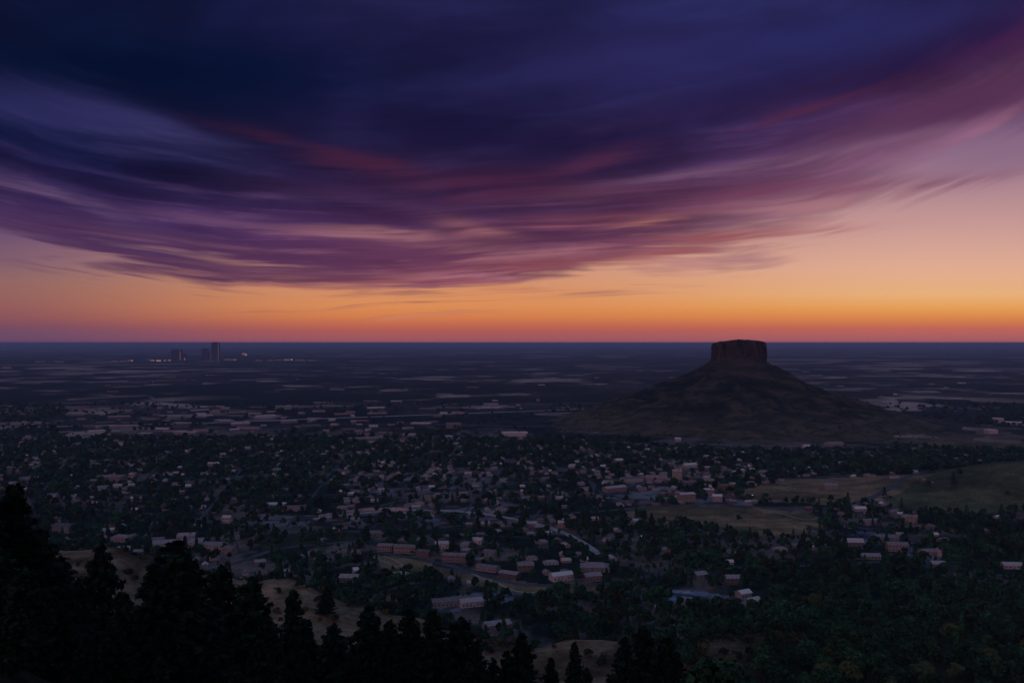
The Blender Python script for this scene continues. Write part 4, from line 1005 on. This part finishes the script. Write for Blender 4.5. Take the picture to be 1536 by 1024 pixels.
tower(323.5, 541, 514, 11, 'tallest of the dark towers on the far plain, flat topped', None, 14)
tower(308, 541, 523, 9, 'middle-height dark tower just left of the tallest tower', None, None)
tower(316, 541, 529, 5, 'low pale block filling the gap between the two right towers', None, 22)
tower(264, 541, 524.5, 12, 'wide squat dark tower standing apart at the left', None, None)
tower(271, 541, 525, 5, 'narrow tower whose facade glows to imitate sunset reflection, against the squat tower', (-10, 24, 125, 'lit_dim'), None)
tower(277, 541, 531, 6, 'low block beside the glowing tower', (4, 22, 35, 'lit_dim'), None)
LB = []
for px, py, wpx, hp, mm in [(185,542,9,.5,'lit_dim'),(193,541.5,5,.8,'lit'),(198,541.5,3,.8,'lit_hot'),(172,542,8,.5,'lit_dim'),(226,540,9,.6,'lit_dim'),(229,541.6,6,1.1,'lit'),(238,541.8,7,.9,'lit_hot'),(247,541.8,4,.9,'lit'),(254,541.5,5,1.1,'lit'),
     (366,532.5,6,1.6,'lit'),(369,533.4,3,1.2,'lit_hot'),(342,540,12,.8,'lit_dim'),(352,540.2,6,.7,'lit'),(388,541,10,.5,'lit_dim'),(405,541,10,.5,'lit_dim'),(418,540.5,10,.6,'lit_dim'),(430,540.4,9,.9,'lit'),(437,540.2,4,.9,'lit_hot'),(450,540.4,14,.5,'lit_dim'),(468,540.6,12,.4,'lit_dim'),
     (60,543,14,.4,'lit_dim'),(88,543,14,.4,'lit_dim'),(10,552,14,.6,'lit_dim')]:
    x, y = pt(px, py); wm = wpx * y / F; hm = hp * y / F * 2.0
    root = empty('lit_building', (x, y, hgt(x, y)), 0)
    b = MB(); b.box(-wm/2, wm/2, 0, 60, -2, hm * 1.1); link('wall', b.mesh('wall', M['tower']), root)
    b = MB(); b.box(-wm/2 - 1, wm/2 + 1, -1, 61, hm * 1.1, hm * 1.1 + 2); link('roof', b.mesh('roof', M['tower']), root)
    nw = max(2, int(wpx))
    wl_ = wm / nw
    b = MB(); b.box(-wl_*.36, wl_*.36, -1.5, .5, 0, hm * .8); lm = b.mesh('lit_window_or_glint', M[mm])
    for k in range(nw):
        link('lit_window_or_glint', lm, root, (-wm/2 + (k + .5) * wl_, 0, hm * .12))
    tag(root, None, 'building', 'lit low buildings around the far towers'); LB.append((px, root))
    bright = {'lit': 'low building with glowing windows', 'lit_hot': 'small building with very bright windows', 'lit_dim': 'long dim-lit building'}[mm]
    side = 'far left of the towers' if px < 215 else 'just left of the squat tower' if px < 262 else 'right of the tallest tower'
    PEND.append((root, bright, None, side, px, py))

# a few street lamps in town that are already lit
for px, py, lab in [(962,802,'single lit street lamp shining greenish white among mid-town trees'),(1128,742,'faint lit street lamp at the rim of the brown field'),(742,655,'lit street lamp beside the long white hall on the plain')]:
    x, y = pt(px, py, 9); g = gz(x, y); root = empty('street_lamp', (x, y, g))
    b = MB(); b.tube([(0,0,-.5),(0,0,5),(0,-.2,9)], [.14,.11,.08], 8); link('pole', b.mesh('pole', M['steel']), root)
    b = MB(); b.tube([(0,-.2,9),(0,-1.0,9.3),(0,-1.9,9.2)], [.07,.06,.06], 6); link('arm', b.mesh('arm', M['steel']), root)
    b = MB(); b.box(-.35,.35,-2.5,-1.8,9.0,9.35); link('lamp_head', b.mesh('lamp_head', M['lamp']), root)
    tag(root, lab, 'street lamp', 'lit street lamps')

# ------------------------------------------------------------------ trees of the town
trees = []
def try_tree(x, y, hmin=6.5, hmax=13.0, force=None):
    z = hgt(x, y)
    px, py = to_px(x, y, z)
    if not -60 < px < 1600: return
    return px, py, z
y = 235.0
while y < 3600:
    step_ = 8.2 + y * .0042
    x = -.68 * y
    while x < .68 * y:
        xx = x + rnd.uniform(-.5, .5) * step_; yy = y + rnd.uniform(-.5, .5) * step_; x += step_
        u_ = xx / yy; zz = hgt(xx, yy)
        px = 768 + u_ * F; pg = YH + H / yy * F
        if yy < 470 and px < 1130 + (470 - yy) * .2: continue
        if yy < 1000 and zz > 14:
            if px > 1010 or zz < 90:
                dens = .80 if px > 1130 else .55
                if 1040 < px < 1200 and 475 < yy < 515: dens = .15
                if px < 1000 and zz > 70: dens = .12
            else: continue
            if rnd.random() < dens * .95: trees.append((xx, yy, zz, px, YH + (H - zz) / yy * F, rnd.uniform(6, 13)))
            continue
        if yy < 560: continue
        rb = math.hypot(xx - BX, yy - BY)
        if rb < 690: continue
        td, hd = zone(px, pg)
        if yy > 2320:
            nn = float(fbm(np.array([xx / 260]), np.array([yy / 260]), 3)[0]); td = .42 if nn > .52 else .07
            if 100 < px < 820 and 606 < pg < 656: td *= .3
        nn = float(fbm(np.array([xx / 75 + 4]), np.array([yy / 75]), 3)[0])
        if rnd.random() > td * (.2 + 1.5 * nn) * 1.5: continue
        if in_field(px, pg) and not (rnd.random() < .012): continue
        if on_road(xx, yy, 2.5) or near_house(xx, yy, 6.5) or not free(xx, yy, 3.0): continue
        trees.append((xx, yy, zz, px, YH + (H - zz) / yy * F, rnd.uniform(4.5, 14) * (1.25 if nn > .52 else 1.0)))
    y += step_
# keep the fronts of the landmark buildings open
def blocked(t_):
    for a, b, c in TAKEN:
        if b - 46 < t_[1] < b and abs(t_[0] - a) < c * .9 and t_[5] > (b - t_[1]) * .22 + 1.5: return True
    return False
TK = list(TAKEN)
tb = {}
for a, b, c in TK: tb.setdefault(int(b // 60), []).append((a, b, c))
def blocked(t_):
    j = int(t_[1] // 60)
    for jj in (j, j + 1):
        for a, b, c in tb.get(jj, ()):
            if b - 50 < t_[1] < b and abs(t_[0] - a * t_[1] / b) < c * .95 and rnd.random() < .5: return True
    return False
trees = [t_ for t_ in trees if not blocked(t_)]
def shows(t_): return t_[5] / t_[1]
trees.sort(key=lambda t_: -shows(t_))
NT = 300
print('trees', len(trees))
for t_ in trees[:NT]:
    o = broadleaf(t_[0], t_[1], t_[5], fat=rnd.uniform(.95, 1.25))
    look = 'tall dark green tree' if t_[5] > 10.5 else ('mid-sized bushy tree' if t_[5] > 8 else 'small round dark tree')
    later(o, look, None, t_[3], t_[4] - 6)
# the remaining crowns, too many to count: one object
def stuff_trees(lst, protos, name, label, seed):
    rs = np.random.RandomState(seed); VV = []; QQ = []; CC = []; base = 0
    for t_ in lst:
        V, Q = protos[rs.randint(len(protos))]; a = rs.rand() * 6.28; s = t_[5] / 12.0; f = rs.uniform(.9, 1.3)
        ca_, sa_ = cos(a), sin(a)
        W = np.empty_like(V); W[:, 0] = (V[:, 0] * ca_ - V[:, 1] * sa_) * s * f + t_[0]; W[:, 1] = (V[:, 0] * sa_ + V[:, 1] * ca_) * s * f + t_[1]; W[:, 2] = V[:, 2] * s + t_[2] - .6
        VV.append(W); QQ.append(Q + base); base += len(V)
        r = rs.rand(); c = np.array([.026, .066, .034]) * rs.uniform(.6, 1.8)
        if r > .90: c = np.array([.040, .048, .022]) * rs.uniform(.6, 1.2)
        elif r > .74: c = np.array([.034, .060, .030])
        CC.append(np.tile(c, (len(V), 1)))
    o = mesh_from(name, np.concatenate(VV), np.concatenate(QQ), LEAF_FAR, attr=np.concatenate(CC)); tag(o, label, 'trees', kind='stuff'); return o
def spire(seed, n, size):
    rs = np.random.RandomState(seed); f = rs.rand(n) ** .8; a = rs.rand(n) * 6.28; r = 3.1 * (1 - f) * (.7 + .4 * rs.rand(n)) + .2
    return leaf_quads(np.stack([np.cos(a) * r, np.sin(a) * r, 1.0 + 14.5 * f], 1), np.stack([np.cos(a), np.sin(a), .5 + 0 * a], 1), size, rs)
mid_p = [broadleaf_mesh(400 + k, 260, 12.0, [5.2, 4.2, 6.2, 3.6][k % 4], [6, 4, 9, 3][k % 4], 1.15) for k in range(8)] + [spire(450 + k, 200, .95) for k in range(2)]
far_p = [broadleaf_mesh(500 + k, 60, 11.0, 6.0, 3, 2.6) for k in range(8)]
rest = trees[NT:]
near_rest = [t_ for t_ in rest if t_[1] < 1500]; far_rest = [t_ for t_ in rest if t_[1] >= 1500]
print('mid', len(near_rest), 'far', len(far_rest))
stuff_trees(near_rest, mid_p, 'town_woods', 'mass of dark tree crowns filling the town between houses', 3)
stuff_trees(far_rest, far_p, 'far_woods', 'far dark tree canopy on the plain beyond the town', 4)

# scrub on the ridges, and bushes on the butte
sv = [broadleaf_mesh(600 + k, 150, 2.2, 1.7, 5, .30) for k in range(4)]
scp = [mesh_from('shrub', V, Q, SCRUB, link=False) for V, Q in sv]
ns = 0; tries = 0
while ns < 280 and tries < 20000:
    tries += 1
    yy = rnd.uniform(330, 520); px = rnd.uniform(60, 1330); xx = (px - 768) / F * yy; z = hgt(xx, yy)
    if z < 76: continue
    top = 1020 < px < 1260 and 450 < yy < 530
    if not top and rnd.random() > .45: continue
    py = YH + (H - z) / yy * F
    if py > 1000: continue
    o = link('shrub', scp[ns % 4], None, (xx, yy, z - .2), rnd.uniform(0, 6.28)); s = rnd.uniform(.7, 1.6) * (1.5 if top else 1.0); o.scale = (s * 1.3, s * 1.3, s)
    tag(o, None, 'shrub', 'scrub on the foreground ridges'); later(o, 'low olive shrub' if not top else 'yellowish rounded shrub', None, px, py); ns += 1
bt = []
for k in range(380):
    a = rnd.uniform(pi * .95, 2.05 * pi); r = rnd.uniform(110, 640) ; x = BX + cos(a) * r; y_ = BY + sin(a) * r
    if float(fbm(np.array([x / 90]), np.array([y_ / 90]), 3)[0]) < .50: continue
    bt.append((x, y_, butte_z(x, y_), 0, 0, rnd.uniform(3, 7)))
bt += [((962 - 768) / F * 2230 + rnd.uniform(-26, 26), 2230 + rnd.uniform(-25, 25), 0, 0, 0, rnd.uniform(10, 20)) for k in range(22)]
bt = [(a, b, max(gz(a, b), c), d, e, f) for a, b, c, d, e, f in bt]
stuff_trees(bt, far_p, 'butte_scrub', 'dark scrub dotted over the slopes of the butte', 9)

finish_labels()

# ------------------------------------------------------------------ the air
hb = MB(); hb.box(-170000, 170000, -2500, 150000, -80, 264)
hm = bpy.data.materials.new('dusk_air'); hm.use_nodes = True; nt = hm.node_tree; nt.nodes.clear()
pv = nt.nodes.new('ShaderNodeVolumePrincipled'); pv.inputs['Color'].default_value = (.58, .66, 1.0, 1); pv.inputs['Density'].default_value = 4.0e-5; pv.inputs['Anisotropy'].default_value = .25
ho = nt.nodes.new('ShaderNodeOutputMaterial'); nt.links.new(pv.outputs[0], ho.inputs['Volume'])
o = link('haze', hb.mesh('haze', hm)); tag(o, 'thin violet dusk haze over the whole plain', 'haze', kind='stuff')
